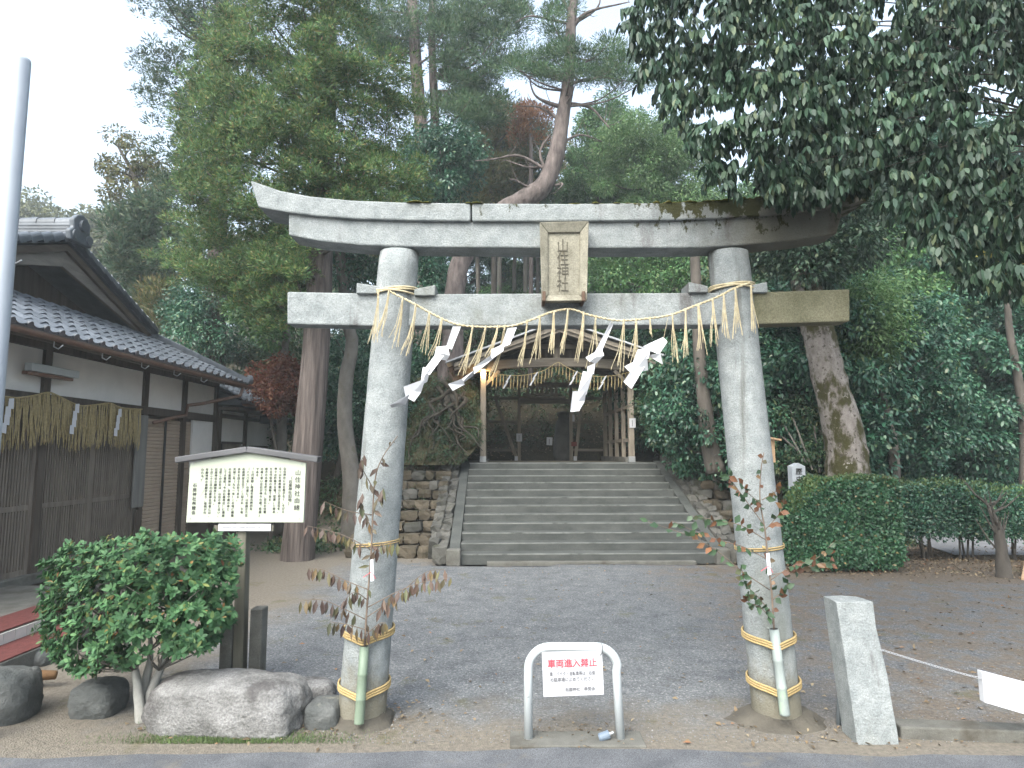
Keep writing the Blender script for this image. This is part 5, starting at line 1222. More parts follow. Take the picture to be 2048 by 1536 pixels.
# wispy tree at the sky edge
tD = thing('broadleaf_tree', 'thin leafy tree silhouetted against white sky above the office roof', 'tree', (at(300, 800, 23).x, 23, 0))
psD = trunk_obj(tD, [V(at(300, 900, 23).x, 23, 0), at(295, 600, 23), at(275, 380, 23), at(235, 290, 23)], [.2, .16, .1, .04], M['trunkdark'])
CD = centres(6, [(205, 330), (215, 270), (260, 265), (280, 310), (340, 320), (340, 440), (240, 430), (205, 380)], 23, .8, 46, [(225, 300, 8)]); q_ = G(7)
cloud('crown', *broad(q_, CD, q_.uniform(.3, .55, len(CD)), 130, .14, .07), L_['olive'], tD); limbs(tD, psD, CD, 20, .04, M['trunkdark'], 5)
# pale leaning trunk beside the cedar, slim trunk left of it
tE = thing('broadleaf_tree', 'pale smooth trunked tree just left of the left torii pillar', 'tree', gnd(695, 1090) + V(0, 1.2, 0))
e0 = at(705, 1000, 14.0)
psE = trunk_obj(tE, [V(e0.x, 14, 0), at(703, 960, 14), at(690, 850, 14), at(692, 760, 14), at(704, 690, 14), at(696, 640, 14), at(680, 480, 14.2), at(700, 300, 14.3)], [.24, .19, .165, .155, .14, .13, .11, .06], M['palebark'], 14, wob=.03)
CE = centres(8, [(660, 420), (820, 400), (860, 470), (820, 560), (760, 600), (680, 560)], 14.6, .8, 34); q_ = G(8)
cloud('crown', *broad(q_, CE, q_.uniform(.3, .5, len(CE)), 150, .1, .05), L_['camellia'], tE); limbs(tE, psE[8:], CE, 12, .03, M['palebark'], 6)
tE2 = thing('broadleaf_tree', 'slim pale trunk rising between the office roofs and the cedar trunk', 'tree', V(at(570, 800, 16).x, 16, 0))
psE2 = trunk_obj(tE2, [V(at(566, 900, 16).x, 16, 0), at(567, 730, 16), at(573, 660, 16), at(560, 520, 16.2)], [.14, .11, .09, .05], M['palebark'], 10)
CE2 = centres(9, [(470, 560), (600, 540), (610, 660), (540, 690), (470, 680)], 16.3, .8, 24); q_ = G(9)
cloud('crown', *broad(q_, CE2, q_.uniform(.3, .5, len(CE2)), 150, .12, .06), L_['mid'], tE2); limbs(tE2, psE2, CE2, 8, .02, M['palebark'], 7)

# crooked red pine with bare dead limbs, rooted on the bank left of the gate
tG = thing('pine_tree', 'crooked tall pine leaning behind the torii centre with bare dead branches', 'tree', at(900, 800, 17.6))
pg = [at(890, 870, 17.2), at(897, 780, 17.5), at(905, 690, 17.6), at(908, 610, 17.6), at(920, 530, 17.7), at(965, 450, 17.9), at(1050, 398, 18), at(1088, 370, 18), at(1112, 310, 18), at(1126, 230, 18), at(1138, 150, 18), at(1142, 60, 18), at(1150, -60, 18), at(1150, -160, 18)]
psG = trunk_obj(tG, pg, [.55, .40, .31, .29, .27, .27, .28, .26, .24, .20, .17, .15, .12, .08], M['pinebark'], 14, wob=.07)
dead = [[(1088, 372), (1060, 375), (1035, 362), (1020, 358)], [(1095, 350), (1080, 305), (1100, 270), (1082, 290)], [(1128, 215), (1095, 205), (1070, 190), (1060, 160), (1068, 150)], [(1120, 240), (1080, 215), (1040, 212)], [(1130, 205), (1180, 215), (1205, 240), (1220, 258)], [(1116, 290), (1160, 270), (1205, 283)], [(1140, 60), (1175, 25), (1240, 8), (1260, 4)], [(1140, 48), (1105, 40), (1060, 32), (1030, 45)], [(1142, 30), (1115, -20), (1100, -40)], [(1143, 50), (1195, 15), (1200, -30)], [(1132, 190), (1150, 165), (1200, 155), (1270, 165)], [(1105, 330), (1060, 335), (1010, 320)], [(1100, 345), (1040, 312), (990, 318), (950, 322)], [(1140, 110), (1120, 75), (1090, 20)], [(1110, 372), (1125, 368), (1118, 378)]]
q = random.Random(3)
for i, s in enumerate(dead):
    ps = smooth_path([at(x, y, 18 + (j * .12 if i % 2 else -j * .15)) for j, (x, y) in enumerate(s)], 5)
    MB().tube(ps, lerp_list([.075 if i in (0, 2, 6) else .055, .03, .012], len(ps)), 7, wob=.1, seed=i).build('bare_branch', M['pinebark'], tG, smooth=True)
    for j in range(3):
        p = ps[q.randrange(3, len(ps))]; d = V(q.uniform(-.5, .5), q.uniform(-.2, .2), q.uniform(-.2, .5)); MB().tube([p, p + d * .5, p + d + V(0, 0, .1)], [.014, .009, .005], 5).build('twig', M['pinebark'], tG)
CG = []
for px, py, rr_, nn2 in ((1100, 105, 50, 8), (1060, 130, 34, 6), (1180, 100, 45, 8), (1235, 125, 38, 6), (1150, 150, 60, 9), (1250, 160, 40, 5), (1120, 20, 40, 5), (1040, 140, 22, 3), (1200, 150, 36, 6), (1080, 150, 30, 4), (1290, 150, 30, 3), (1090, 60, 26, 3)):
    for _ in range(nn2): CG.append(tuple(at(px + q.uniform(-rr_, rr_), py + q.uniform(-14, 14), 18 + q.uniform(-.9, .9))))
CG = np.array(CG); q_ = G(10)
cloud('crown', *plates(q_, CG, q_.uniform(.35, .6, len(CG)), 330, .13, .022), L_['pine'], tG)
limbs(tG, psG[40:], CG, 20, .035, M['pinebark'], 8)
# exposed roots on the earthen bank
rt = thing('tree_roots', 'tangle of exposed roots spreading over the earth bank left of the gate', 'roots', at(890, 880, 16.5)); q = random.Random(21)
for i in range(17):
    x0 = q.uniform(868, 925); p0 = (x0, q.uniform(760, 815)); x1 = q.uniform(790, 960); p1 = (x1, q.uniform(835, 930))
    pts = []
    for k in range(6):
        f = k / 5; px = p0[0] + (p1[0] - p0[0]) * f + q.uniform(-14, 14); py = p0[1] + (p1[1] - p0[1]) * f + q.uniform(-6, 6)
        pts.append(at(px, py, 17.0 - 1.5 * f + q.uniform(-.1, .05)))
    ps = smooth_path(pts, 3); MB().tube(ps, lerp_list([q.uniform(.04, .10), .035, .012], len(ps)), 6, wob=.15, seed=i).build('root', M['rootwood'], rt, smooth=True)
# the bank itself
mb = MB(); rows = []
for j in range(16):
    f = j / 15; row = []
    for i in range(22):
        g_ = i / 21; px = 785 + ((962 if f < .72 else 962 - 40 * (f - .72) / .28) - 785) * g_; py = 740 + 190 * f; Y = 17.9 - 2.0 * f - .5 * math.sin(g_ * 3.1) + .12 * math.sin(i * 1.7 + j) + .1 * math.sin(j * 2.3 + i * .6)
        py = py + (30 * (1 - f) * abs(g_ - .55) * 2)
        row.append(at(px, py, Y))
    rows.append(row)
vs = [p for r in rows for p in r]; mb.add(vs, [(j * 22 + i, j * 22 + i + 1, (j + 1) * 22 + i + 1, (j + 1) * 22 + i) for j in range(15) for i in range(21)])
# skirt so the mound is solid behind
n0 = len(vs); mb.add([rows[0][i] + V(0, 2.5, -.6) for i in range(22)], []); mb.f += [(i, n0 + i, n0 + i + 1, i + 1) for i in range(21)]
tag(mb.build('earth_bank', M['bank'], None, smooth=True), kind='structure')

g = G(92); C = np.array([tuple(rows[g.randint(1, 15)][g.randint(0, 21)]) for _ in range(300)]) + g.normal(size=(300, 3)) * .08
o = cloud('undergrowth', *broad(g, C, g.uniform(.08, .24, 300), 34, .09, .03), L_['under']); tag(o, 'ferns and small plants growing over the rooty earth bank', 'undergrowth', kind='stuff')
# twin pines behind, top centre-left
tF = thing('pine_tree', 'twin stemmed pine with layered foliage at the top left of centre', 'tree', V(at(850, 500, 21).x, 21, hz(at(850, 500, 21).x, 21)))
f1 = at(850, 560, 21)
psF = trunk_obj(tF, [V(f1.x, 21, hz(f1.x, 21) - .2), at(850, 400, 21), at(842, 255, 21), at(832, 130, 21), at(825, 0, 21), at(820, -160, 21)], [.3, .26, .23, .2, .17, .1], M['pinebark'])
psF2 = trunk_obj(tF, [V(f1.x + .1, 21, hz(f1.x, 21) + .5), at(866, 380, 21.2), at(870, 240, 21.4), at(864, 90, 21.4), at(866, -100, 21.4)], [.2, .18, .16, .13, .08], M['pinebark'])
CF = []; q = random.Random(8)
for px, py, rx_, ry2, k in ((970, 30, 60, 40, 26), (900, 40, 45, 30, 14), (760, 90, 40, 24, 10), (930, 150, 55, 16, 14), (960, 190, 45, 16, 12), (910, 215, 60, 18, 14), (990, 120, 30, 12, 6), (880, 120, 30, 14, 6), (790, 30, 40, 22, 10), (1000, 70, 26, 16, 6), (960, 235, 50, 12, 8), (720, 30, 26, 20, 5), (800, 85, 40, 20, 9), (870, 60, 40, 22, 9), (940, 95, 50, 20, 10), (1020, 20, 30, 20, 6), (740, 60, 30, 30, 8)):
    for _ in range(k): CF.append(tuple(at(px + q.uniform(-rx_, rx_), py + q.uniform(-ry2, ry2), 21.2 + q.uniform(-1.3, 1.3))))
CF = np.array(CF); q_ = G(12)
cloud('crown', *plates(q_, CF, q_.uniform(.4, .75, len(CF)), 300, .16, .03, .35), L_['pine'], tF); limbs(tF, psF[10:] + psF2[8:], CF, 40, .05, M['pinebark'], 9)
# rust coloured dying crown
tR = thing('conifer_tree', 'small conifer with rust brown dying foliage left of the crooked pine', 'tree', V(at(1060, 400, 25).x, 25, hz(at(1060, 400, 25).x, 25)))
r1 = at(1060, 400, 25); psR = trunk_obj(tR, [V(r1.x, 25, hz(r1.x, 25) - .2), at(1062, 330, 25), at(1058, 215, 25)], [.1, .08, .03], M['pinebark'], 8)
CR = centres(13, [(1025, 235), (1060, 208), (1100, 225), (1095, 285), (1060, 300), (1030, 280)], 25, .6, 22); q_ = G(13)
cloud('crown', *plates(q_, CR, .5, 150, .18, .04, .4), L_['rust'], tR); limbs(tR, psR, CR, 10, .02, M['pinebark'], 10)

# trees traced one by one behind the torii
def leafy(name, label, px0, Y, poly, dY, nC, per, L, W, leaf, r=(.35, .7), holes=(), trunk_r=.14, nl=14, style='broad', seed=1, top=None, bark='trunkdark', drop=None):
    b = at(px0, 600, Y); z0 = hz(b.x, Y) if drop is None else drop
    t = thing(name, label, 'tree', V(b.x, Y, z0))
    ys_ = [p[1] for p in poly]; tp = top or (sum(p[0] for p in poly) / len(poly), min(ys_) + .3 * (max(ys_) - min(ys_)))
    tpt = at(tp[0], tp[1], Y); ps = trunk_obj(t, [V(b.x, Y, z0 - .3), V(b.x, Y, z0).lerp(tpt, .4) + V(.15, 0, 0), V(b.x, Y, z0).lerp(tpt, .75) - V(.1, 0, 0), tpt], [trunk_r, trunk_r * .8, trunk_r * .6, trunk_r * .25], M[bark], 10, seed=seed)
    C = centres(seed, poly, Y, dY, nC, holes); g = G(seed)
    a = broad(g, C, g.uniform(r[0], r[1], nC), per, L, W) if style == 'broad' else cedar(g, C, g.uniform(r[0], r[1], nC), per // 9, 9, L, W) if style == 'cedar' else plates(g, C, g.uniform(r[0], r[1], nC), per, L, W, .45)
    cloud('crown', *a, L_[leaf], t); limbs(t, ps[4:], C, nl, trunk_r * .28, M[bark], seed); return t
leafy('broadleaf_tree', 'dark glossy leaved tree between the cedar and the crooked pine', 880, 20, [(830, 260), (870, 240), (940, 250), (960, 320), (940, 400), (900, 440), (800, 430), (810, 330)], 1.2, 56, 260, .13, .065, 'camellia', seed=31, holes=[(922, 345, 12)])
leafy('conifer_tree', 'olive green conifer crown just left of the rust brown foliage', 975, 27, [(930, 290), (950, 220), (1000, 200), (1040, 240), (1050, 330), (1060, 420), (920, 420)], 1.5, 60, 260, .2, .05, 'olive', seed=32, style='plates', holes=[(1000, 300, 14), (940, 345, 14), (1030, 360, 14)])
leafy('broadleaf_tree', 'pale green feathery tree behind the right half of the upper lintel', 1330, 23, [(1200, 330), (1215, 260), (1260, 220), (1330, 230), (1400, 280), (1440, 400), (1440, 470), (1230, 440), (1190, 400)], 1.6, 110, 300, .14, .05, 'bright', seed=33, holes=[(1235, 265, 10)])
leafy('broadleaf_tree', 'mid green tree at the sky gap right of the crooked pine', 1215, 27, [(1170, 230), (1200, 190), (1250, 210), (1250, 330), (1230, 420), (1120, 420), (1150, 330)], 1.4, 60, 260, .17, .07, 'mid', seed=34, holes=[(1175, 300, 16), (1200, 250, 12)])
leafy('broadleaf_tree', 'green leafy tree seen between the lintels left of right pillar', 1390, 19, [(1180, 520), (1260, 480), (1420, 470), (1430, 640), (1330, 660), (1210, 600)], 1.3, 70, 240, .12, .055, 'mid', seed=35, top=(1385, 470))
leafy('broadleaf_tree', 'dark leafy tree right of the left pillar behind the tie beam', 860, 18.5, [(835, 500), (890, 500), (880, 600), (890, 700), (840, 720)], .8, 34, 220, .11, .055, 'camellia', seed=36)
leafy('conifer_tree', 'dark conifer above the office roof beneath the wispy tree', 270, 21, [(215, 450), (240, 410), (320, 400), (340, 470), (330, 580), (340, 650), (270, 640), (230, 560)], 1.3, 80, 260, .2, .05, 'cedar_dark', seed=37, style='cedar', drop=0)
leafy('broadleaf_tree', 'glossy dark camellia bush behind the office roof edge', 410, 17.5, [(340, 600), (380, 560), (430, 580), (470, 650), (490, 720), (400, 700), (345, 660)], .9, 44, 240, .1, .05, 'camellia', seed=38, drop=0)
leafy('broadleaf_tree', 'brownish conifer above the far slope of the office roof', 320, 19.5, [(290, 590), (330, 560), (350, 640), (330, 680), (300, 660)], .8, 20, 200, .16, .04, 'olive', seed=39, style='plates', drop=0)
leafy('maple_tree', 'low red autumn maple beyond the office roof by the cedar trunk', 555, 15, [(500, 750), (530, 725), (570, 720), (605, 740), (610, 820), (560, 830), (510, 790)], .6, 36, 220, .07, .05, 'red', r=(.2, .35), trunk_r=.06, seed=40, drop=0)
leafy('broadleaf_tree', 'dark green bush right of the cedar trunk beneath the tie beam', 680, 17, [(655, 660), (740, 650), (750, 880), (690, 900), (650, 900)], .9, 60, 240, .1, .05, 'camellia', seed=41)
leafy('broadleaf_tree', 'dark leafy bush behind the office wing left of the cedar trunk', 510, 18.5, [(440, 690), (600, 650), (620, 860), (560, 900), (470, 760)], .9, 60, 240, .11, .055, 'under', seed=42, drop=0)
for i, (px, Y, yt, lab) in enumerate(((60, 52, 390, 'leftmost'), (120, 55, 420, 'second'), (185, 50, 425, 'third'), (250, 56, 405, 'rightmost'), (-10, 50, 420, 'outermost'))):
    w_ = 60
    leafy('broadleaf_tree', lab + ' hazy olive tree on the distant hill above the office roof', px, Y, [(px - w_, 560), (px - w_, yt + 40), (px - 20, yt), (px + 25, yt + 5), (px + w_, yt + 40), (px + w_, 600), (px - w_, 600)], 2.0, 60, 150, .42, .2, 'hazy', r=(.8, 1.5), seed=50 + i, nl=4)

# generic evergreens behind the hedge and on the banks: three models, copied
def generic(seed, H, Rx, nC, per, L, W, z0=.25):
    g = G(seed); C = []
    while len(C) < nC:
        d = g.normal(size=3); d /= np.linalg.norm(d); k = g.uniform(.55, 1.0) ** .5
        p = np.array([d[0] * Rx * k, d[1] * Rx * k, H * .55 + d[2] * H * .45 * k])
        if p[2] > z0: C.append(p)
    return np.array(C), g
MODELS = []
for i, (H, Rx, nC, per, L, W) in enumerate(((6.2, 2.3, 150, 210, .135, .062), (7.2, 2.1, 150, 210, .12, .055), (3.4, 1.7, 90, 190, .11, .05))):
    C, g = generic(60 + i, H, Rx, nC, per, L, W)
    pts = broad(g, C, g.uniform(.3, .6, nC), per, L, W)
    o = cloud('crown', *pts, L_['camellia'], hexa=True); me = o.data; bpy.data.objects.remove(o)
    t = MB(); ps = smooth_path([V(0, 0, -.3), V(.1, .05, H * .3), V(-.08, 0, H * .6), V(.05, .1, H * .85)], 4); t.tube(ps, lerp_list([.16, .12, .08, .03], len(ps)), 9, wob=.06)
    q = random.Random(i)
    for k in q.sample(range(nC), 18):
        c = Vector(C[k]); b = ps[min(len(ps) - 1, int(len(ps) * min(.95, c.z / H * .8)))]; t.tube([b, b.lerp(c, .5) + V(0, 0, -.1), c], [.04, .025, .01], 5)
    MODELS.append((me, t.mesh('trunk', M['trunkdark'], True)))
ORD = ['first', 'second', 'third', 'fourth', 'fifth', 'sixth', 'seventh', 'eighth', 'ninth', 'tenth', 'eleventh', 'twelfth', 'thirteenth', 'fourteenth', 'fifteenth', 'sixteenth', 'seventeenth', 'eighteenth', 'nineteenth', 'twentieth', 'twenty-first']
def place(model, X, Y, s, rot, leaf, label, group, z=None, sz=1., name='evergreen_tree'):
    z = hz(X, Y) - .1 if z is None else z
    r = thing(name, label, 'tree', V(X, Y, z), group)
    m_ = Matrix.LocRotScale(V(X, Y, z), Euler((0, 0, rot)), V(s, s, s * sz))
    c = link_mesh('crown', MODELS[model][0], r, m_); t = link_mesh('trunk', MODELS[model][1], r, m_)
    c.material_slots[0].link = 'OBJECT'; c.material_slots[0].material = L_[leaf]
    return r
gr_ = 'evergreens behind the hedge'; lb_ = 'evergreen from the left in the leafy wall behind the clipped hedge'
RT = [(0, 1620, 15.5, 1.0, 'camellia'), (1, 1760, 16.5, .95, 'camellia'), (0, 1880, 18.5, 1.0, 'camellia'), (1, 2010, 19.5, 1.1, 'camellia'), (0, 1700, 20, 1.25, 'mid'), (1, 1850, 22, 1.2, 'camellia'), (0, 1990, 23, 1.3, 'under'), (1, 2120, 20, 1.2, 'camellia'), (0, 1560, 18, 1.1, 'under'), (1, 1640, 23, 1.3, 'under'), (0, 2200, 24, 1.3, 'under'), (1, 1480, 20, 1.0, 'under'), (1, 1930, 27, 1.5, 'mid'), (0, 1780, 27, 1.5, 'under'), (1, 2095, 28, 1.5, 'under'), (0, 1560, 27, 1.5, 'mid'), (1, 1800, 24, 2.0, 'camellia'), (0, 1960, 25, 2.1, 'under'), (1, 2080, 23, 2.0, 'camellia'), (0, 1730, 25, 1.9, 'under')]
for i, (mo, px, Y, s, lf) in enumerate(RT):
    X = at(px, 900, Y).x; row = Y < 20; k_ = sum(1 for r_ in RT if (r_[2] < 20) == row and r_[1] < px); place(mo, X, Y, s, i * 1.3, lf, ORD[k_] + (' front row ' if row else ' back row ') + lb_, gr_)
leafy('broadleaf_tree', 'pale blue green leafy tree to the right of the tie beam end', 1760, 14.6, [(1690, 590), (1720, 560), (1790, 575), (1800, 650), (1780, 720), (1700, 700)], .8, 44, 230, .11, .045, 'bright', seed=45, drop=0)
leafy('ginkgo_tree', 'small patch of yellow autumn foliage at the right edge', 2010, 16.5, [(1970, 510), (2010, 495), (2060, 500), (2060, 560), (1990, 550)], .6, 16, 170, .1, .06, 'yellow', seed=46, drop=0, r=(.25, .4))
BK = [(2, 1395, 16.8, .8, 'under'), (2, 1440, 15.0, .9, 'camellia'), (2, 1340, 20.5, 1.0, 'camellia'), (2, 1385, 18.5, 1.0, 'under'), (2, 1470, 15.8, 1.2, 'camellia'), (0, 1350, 23, .9, 'camellia'), (0, 1430, 22, .9, 'under'), (2, 1560, 14.6, .8, 'under')]
for i, (mo, px, Y, s, lf) in enumerate(BK):
    X = at(px, 900, Y).x; place(mo, X, Y, s, i * 2.1, lf, ORD[sum(1 for r_ in BK if r_[1] < px)] + ' dark bush rightward of the gate on the bank before right torii pillar', 'bushes on the right bank', name='evergreen_bush')
LK = [(2, 780, 19.5, 1.0, 'camellia'), (2, 850, 20.5, 1.1, 'under'), (2, 740, 17.5, .9, 'camellia'), (2, 950, 27.5, .9, 'under'), (2, 1010, 29, 1, 'mid'), (2, 1100, 28.5, .9, 'under'), (2, 1190, 28, 1, 'mid'), (2, 1290, 26, 1, 'under')]
for i, (mo, px, Y, s, lf) in enumerate(LK):
    X = at(px, 800, Y).x; place(mo, X, Y, s, i * 1.7, lf, ORD[sum(1 for r_ in LK if r_[1] < px)] + ' leafy bush from the left on the slope behind the gate', 'bushes behind the gate', name='evergreen_bush')
RB = [(0, 760, 40, 1.3), (1, 850, 43, 1.3), (0, 930, 39, 1.1), (1, 1010, 42, 1.2), (0, 1090, 40, 1.1), (1, 1170, 43, 1.3), (0, 1250, 39, 1.3), (1, 1340, 41, 1.4), (0, 1430, 38, 1.4), (1, 640, 42, 1.4), (0, 540, 44, 1.4)]
for i, (mo, px, Y, s) in enumerate(RB):
    X = at(px, 600, Y).x; place(mo, X, Y, s, i * 2.7, ('under', 'mid', 'camellia')[i % 3], ORD[sum(1 for r_ in RB if r_[1] < px)] + ' tree from the left along the wooded crest behind the gate', 'trees along the crest', z=hz(X, Y) - .4)
# slender trunks on the hillside, with crowns above
C, g = generic(77, 5.0, 1.7, 70, 150, .2, .06); HC = cloud('crown', *plates(g, C + np.array([0, 0, 6.0]), g.uniform(.45, .8, 70), 150, .24, .06, .5), L_['cedar_dark']); hcm = HC.data; bpy.data.objects.remove(HC)
t = MB(); t.tube([V(0, 0, -.4), V(.05, 0, 4), V(-.05, 0, 7.5), V(0, 0, 10.6)], [.15, .12, .09, .03], 8); htm = t.mesh('trunk', M['palebark'], True)
HILL = ((955, 30), (985, 33), (1000, 28), (1030, 34), (1052, 29), (1075, 36), (1200, 31), (1225, 35), (1285, 33), (870, 31), (800, 29), (760, 34), (1345, 30), (905, 36), (1150, 38), (1500, 33), (690, 33), (600, 32), (500, 34), (400, 36))
for i, (px, Y) in enumerate(HILL):
    X = at(px, 540, Y).x; z = hz(X, Y); s = .8 + .35 * ((i * 7) % 5) / 5
    r = thing('slender_conifer', ORD[sum(1 for h_ in HILL if h_[0] < px)] + ' slender conifer from the left on the wooded hillside behind the gate', 'tree', V(X, Y, z), 'slender conifers on the hillside')
    m_ = Matrix.LocRotScale(V(X, Y, z), Euler((0, 0, i)), V(.9, .9, s)); link_mesh('trunk', htm, r, m_)
    c = link_mesh('crown', hcm, r, m_); c.material_slots[0].link = 'OBJECT'; c.material_slots[0].material = L_[('cedar_dark', 'pine', 'olive', 'mid')[i % 4]]
# undergrowth over the hillside
g = G(90); n = 1500; X = g.uniform(-16, 20, n); Y = 20 + 26 * g.uniform(0, 1, n) ** 1.3
k = ~((X > -1.9) & (X < 5) & (Y < 22.2)); k &= ~((X > -1) & (X < 3.4) & (Y < 24.2)); k &= ~((X < -5.2) & (Y < 19.5)); k &= ~((X > 8) & (Y < 24)); X, Y = X[k], Y[k]
C = np.stack([X, Y, hgt(X, Y) + g.uniform(.0, .7, len(X))], 1)
o = cloud('undergrowth', *broad(g, C, g.uniform(.3, .8, len(C)), 55, .2, .1), L_['under']); tag(o, 'low leafy undergrowth covering the wooded slope behind the gate', 'undergrowth', kind='stuff')
g = G(93); C = np.stack([g.uniform(-1.2, 3.6, 170), g.uniform(22.3, 26, 170), np.zeros(170)], 1); C[:, 2] = hgt(C[:, 0], C[:, 1]) + .05
o = cloud('undergrowth', *broad(g, C, g.uniform(.08, .3, 170), 40, .10, .04), L_['under']); tag(o, 'sparse plants on the brown slope seen through the gate', 'undergrowth', kind='stuff')
g = G(94); n = 2600; X = g.uniform(-1.6, 4.2, n); Y = g.uniform(21.9, 25.5, n); P = np.stack([X, Y, hgt(X, Y) + .02], 1)
o = cloud('fallen_leaves', P, rdir(g, n) * np.array([1, 1, .4]), rdir(g, n) * .5 + np.array([0, -.4, 1]), .09 * g.uniform(.5, 1.3, n), .05 * g.uniform(.6, 1.3, n), L_['litter']); tag(o, 'brown leaf litter on the slope seen through the gate', 'fallen leaves', kind='stuff')
g = G(91); n = 520; X = np.concatenate([g.uniform(-5.2, -2.0, n // 2), g.uniform(5.0, 9, n // 2)]); Y = g.uniform(13.2, 17.5, len(X)); k = ~((X > -3.2) & (Y < 14.2)); X, Y = X[k], Y[k]
C = np.stack([X, Y, hgt(X, Y) + .05], 1)
o = cloud('undergrowth', *broad(g, C, g.uniform(.12, .3, len(C)), 40, .1, .045), L_['under']); tag(o, 'patchy low plants on the banks either side of the stairs', 'undergrowth', kind='stuff')

# mossy trunk behind the hedge
tM = thing('broadleaf_tree', 'leaning tree with moss and pale lichen on its thick trunk behind the hedge', 'tree', V(at(1695, 960, 13).x, 13, 0))
psM = trunk_obj(tM, [V(at(1702, 960, 13).x, 13, -.2), at(1697, 950, 13), at(1690, 880, 13), at(1664, 780, 13), at(1645, 700, 13), at(1632, 645, 13), at(1610, 560, 13), at(1590, 430, 12.6), at(1600, 250, 12)], [.48, .42, .37, .33, .31, .30, .27, .2, .1], M['mossbark'], 18, wob=.06)
CM = centres(70, [(1540, 300), (1760, 280), (1780, 480), (1700, 545), (1560, 545), (1520, 430)], 12.4, 1.6, 90); q_ = G(70)
cloud('crown', *broad(q_, CM, q_.uniform(.3, .6, len(CM)), 190, .12, .05), L_['oak'], tM); limbs(tM, psM[24:], CM, 22, .05, M['mossbark'], 70)
tN = thing('bare_trunk', 'dark leaning trunk on the bank left of the right torii pillar', 'tree', V(at(1425, 930, 14).x, 14, 1.6))
trunk_obj(tN, [at(1432, 945, 14), at(1418, 880, 14), at(1408, 800, 14), at(1398, 700, 14.1), at(1390, 520, 14.3), at(1385, 420, 14.5)], [.22, .18, .15, .13, .11, .07], M['trunkdark'], 12)
st_ = thing('bamboo_stakes', 'leaning bamboo stakes behind the white marker stone', 'stakes', at(1610, 900, 13.4))
for i, (a, b) in enumerate((((1612, 925), (1568, 850)), ((1625, 940), (1580, 820)), ((1600, 905), (1560, 870)), ((1640, 945), (1628, 850)), ((1655, 945), (1648, 880)), ((1668, 940), (1640, 860)))):
    MB().tube([at(*a, 13.2 + i * .06), at(*b, 13.5 + i * .06)], .018, 6).build('stake', M['palebark'], st_)

# overhanging evergreen oak, upper right, in front of the lintel end
tO = thing('oak_tree', 'evergreen oak with large drooping leaves overhanging the right end of torii', 'tree', V(8.4, 7.4, 0))
psO = trunk_obj(tO, [V(8.4, 7.4, -.2), V(8.2, 7.3, 3.0), V(7.6, 7.0, 5.6), V(6.0, 6.4, 7.4), V(4.2, 5.7, 8.2), V(2.6, 5.2, 8.4)], [.36, .30, .26, .2, .12, .05], M['mossbark'], 16)
polyO = [(1265, -160), (1250, 10), (1275, 90), (1300, 190), (1335, 230), (1360, 290), (1415, 340), (1440, 375), (1530, 375), (1570, 392), (1640, 382), (1725, 360), (1790, 420), (1850, 500), (1930, 560), (2060, 590), (2260, 600), (2260, -160)]
hO = [(1420, 52, 26), (1408, 75, 14), (1525, 108, 18), (1510, 30, 12), (1778, 22, 34), (1850, 15, 18), (2010, 190, 34), (1975, 230, 26), (1950, 160, 16), (1865, 268, 20), (2030, 300, 28), (1790, 150, 14), (1820, 175, 14), (1735, 160, 14), (1990, 110, 14), (1900, 190, 16)]
CO = centres(80, polyO, lambda x, y: float(np.interp(x, [1250, 1700, 2250], [4.75, 4.6, 5.0])), .5, 1800, hO)
CO = np.concatenate([CO, centres(83, [(1500, 360), (1560, 340), (1740, 330), (1740, 355), (1700, 372), (1640, 385), (1560, 390)], 4.75, .14, 120)])
CO2 = centres(81, [(1300, -160), (1300, 60), (1400, 200), (1480, 300), (1720, 340), (1800, 440), (2000, 600), (2260, 620), (2260, -160)], 6.6, 1.2, 1500, hO)
CO2 = np.concatenate([CO2, centres(84, [(1720, -160), (2260, -160), (2260, 620), (2000, 600), (1800, 440), (1720, 330)], 7.6, .8, 380, hO)])
def shoots(g, C, per, L, W, spread=.16):
    n = len(C); D0 = rdir(g, n); D0[:, 2] = -.25 - .3 * np.abs(D0[:, 2]); D0[:, 0] -= .15; D0 = unit(D0)
    P, D = [], []
    for k in range(per):
        f = k / per; p = C + D0 * spread * (f - .3); rr = rdir(g, n); rr[:, 2] = rr[:, 2] * .35
        P.append(p); D.append(unit(rr) * .6 + np.array([0, 0, -1.0]) + D0 * .3)
    P = np.concatenate(P); D = np.concatenate(D); n2 = len(P)
    N = D * np.array([1, 1, 0]) * 1.0 + np.array([0, 0, .8]) + rdir(g, n2) * .35
    return P, D, N, L * g.uniform(.7, 1.2, n2), W * g.uniform(.8, 1.2, n2)
g = G(82); a1 = shoots(g, CO + g.normal(size=CO.shape) * .02, 16, .092, .031); a2 = shoots(g, CO2, 17, .105, .036, .25)
allP = [np.concatenate([x, y]) for x, y in zip(a1, a2)]
# the nearest leaves are pieces of their own
dist = np.linalg.norm(allP[0] - np.array([0, 0, EYE]), axis=1); px_ok = allP[0][:, 0] / allP[0][:, 1] < .75
order = np.argsort(np.where(px_ok, dist, 99)); near = order[:280]; rest = order[280:]
LEAFO = leaf_piece('oak_leaf', L_['oak'])
for i in near: link_mesh('leaf', LEAFO, tO, leaf_m(allP[0][i], allP[1][i], allP[2][i], allP[3][i], allP[4][i]))
cloud('crown', *[x[rest] for x in allP], L_['oak'], tO, kind='stuff', hexa=True)
limbs(tO, psO[8:], CO, 30, .014, M['trunkdark'], 81, sag=-.12); limbs(tO, psO[6:], CO2, 18, .018, M['trunkdark'], 82, sag=-.05)
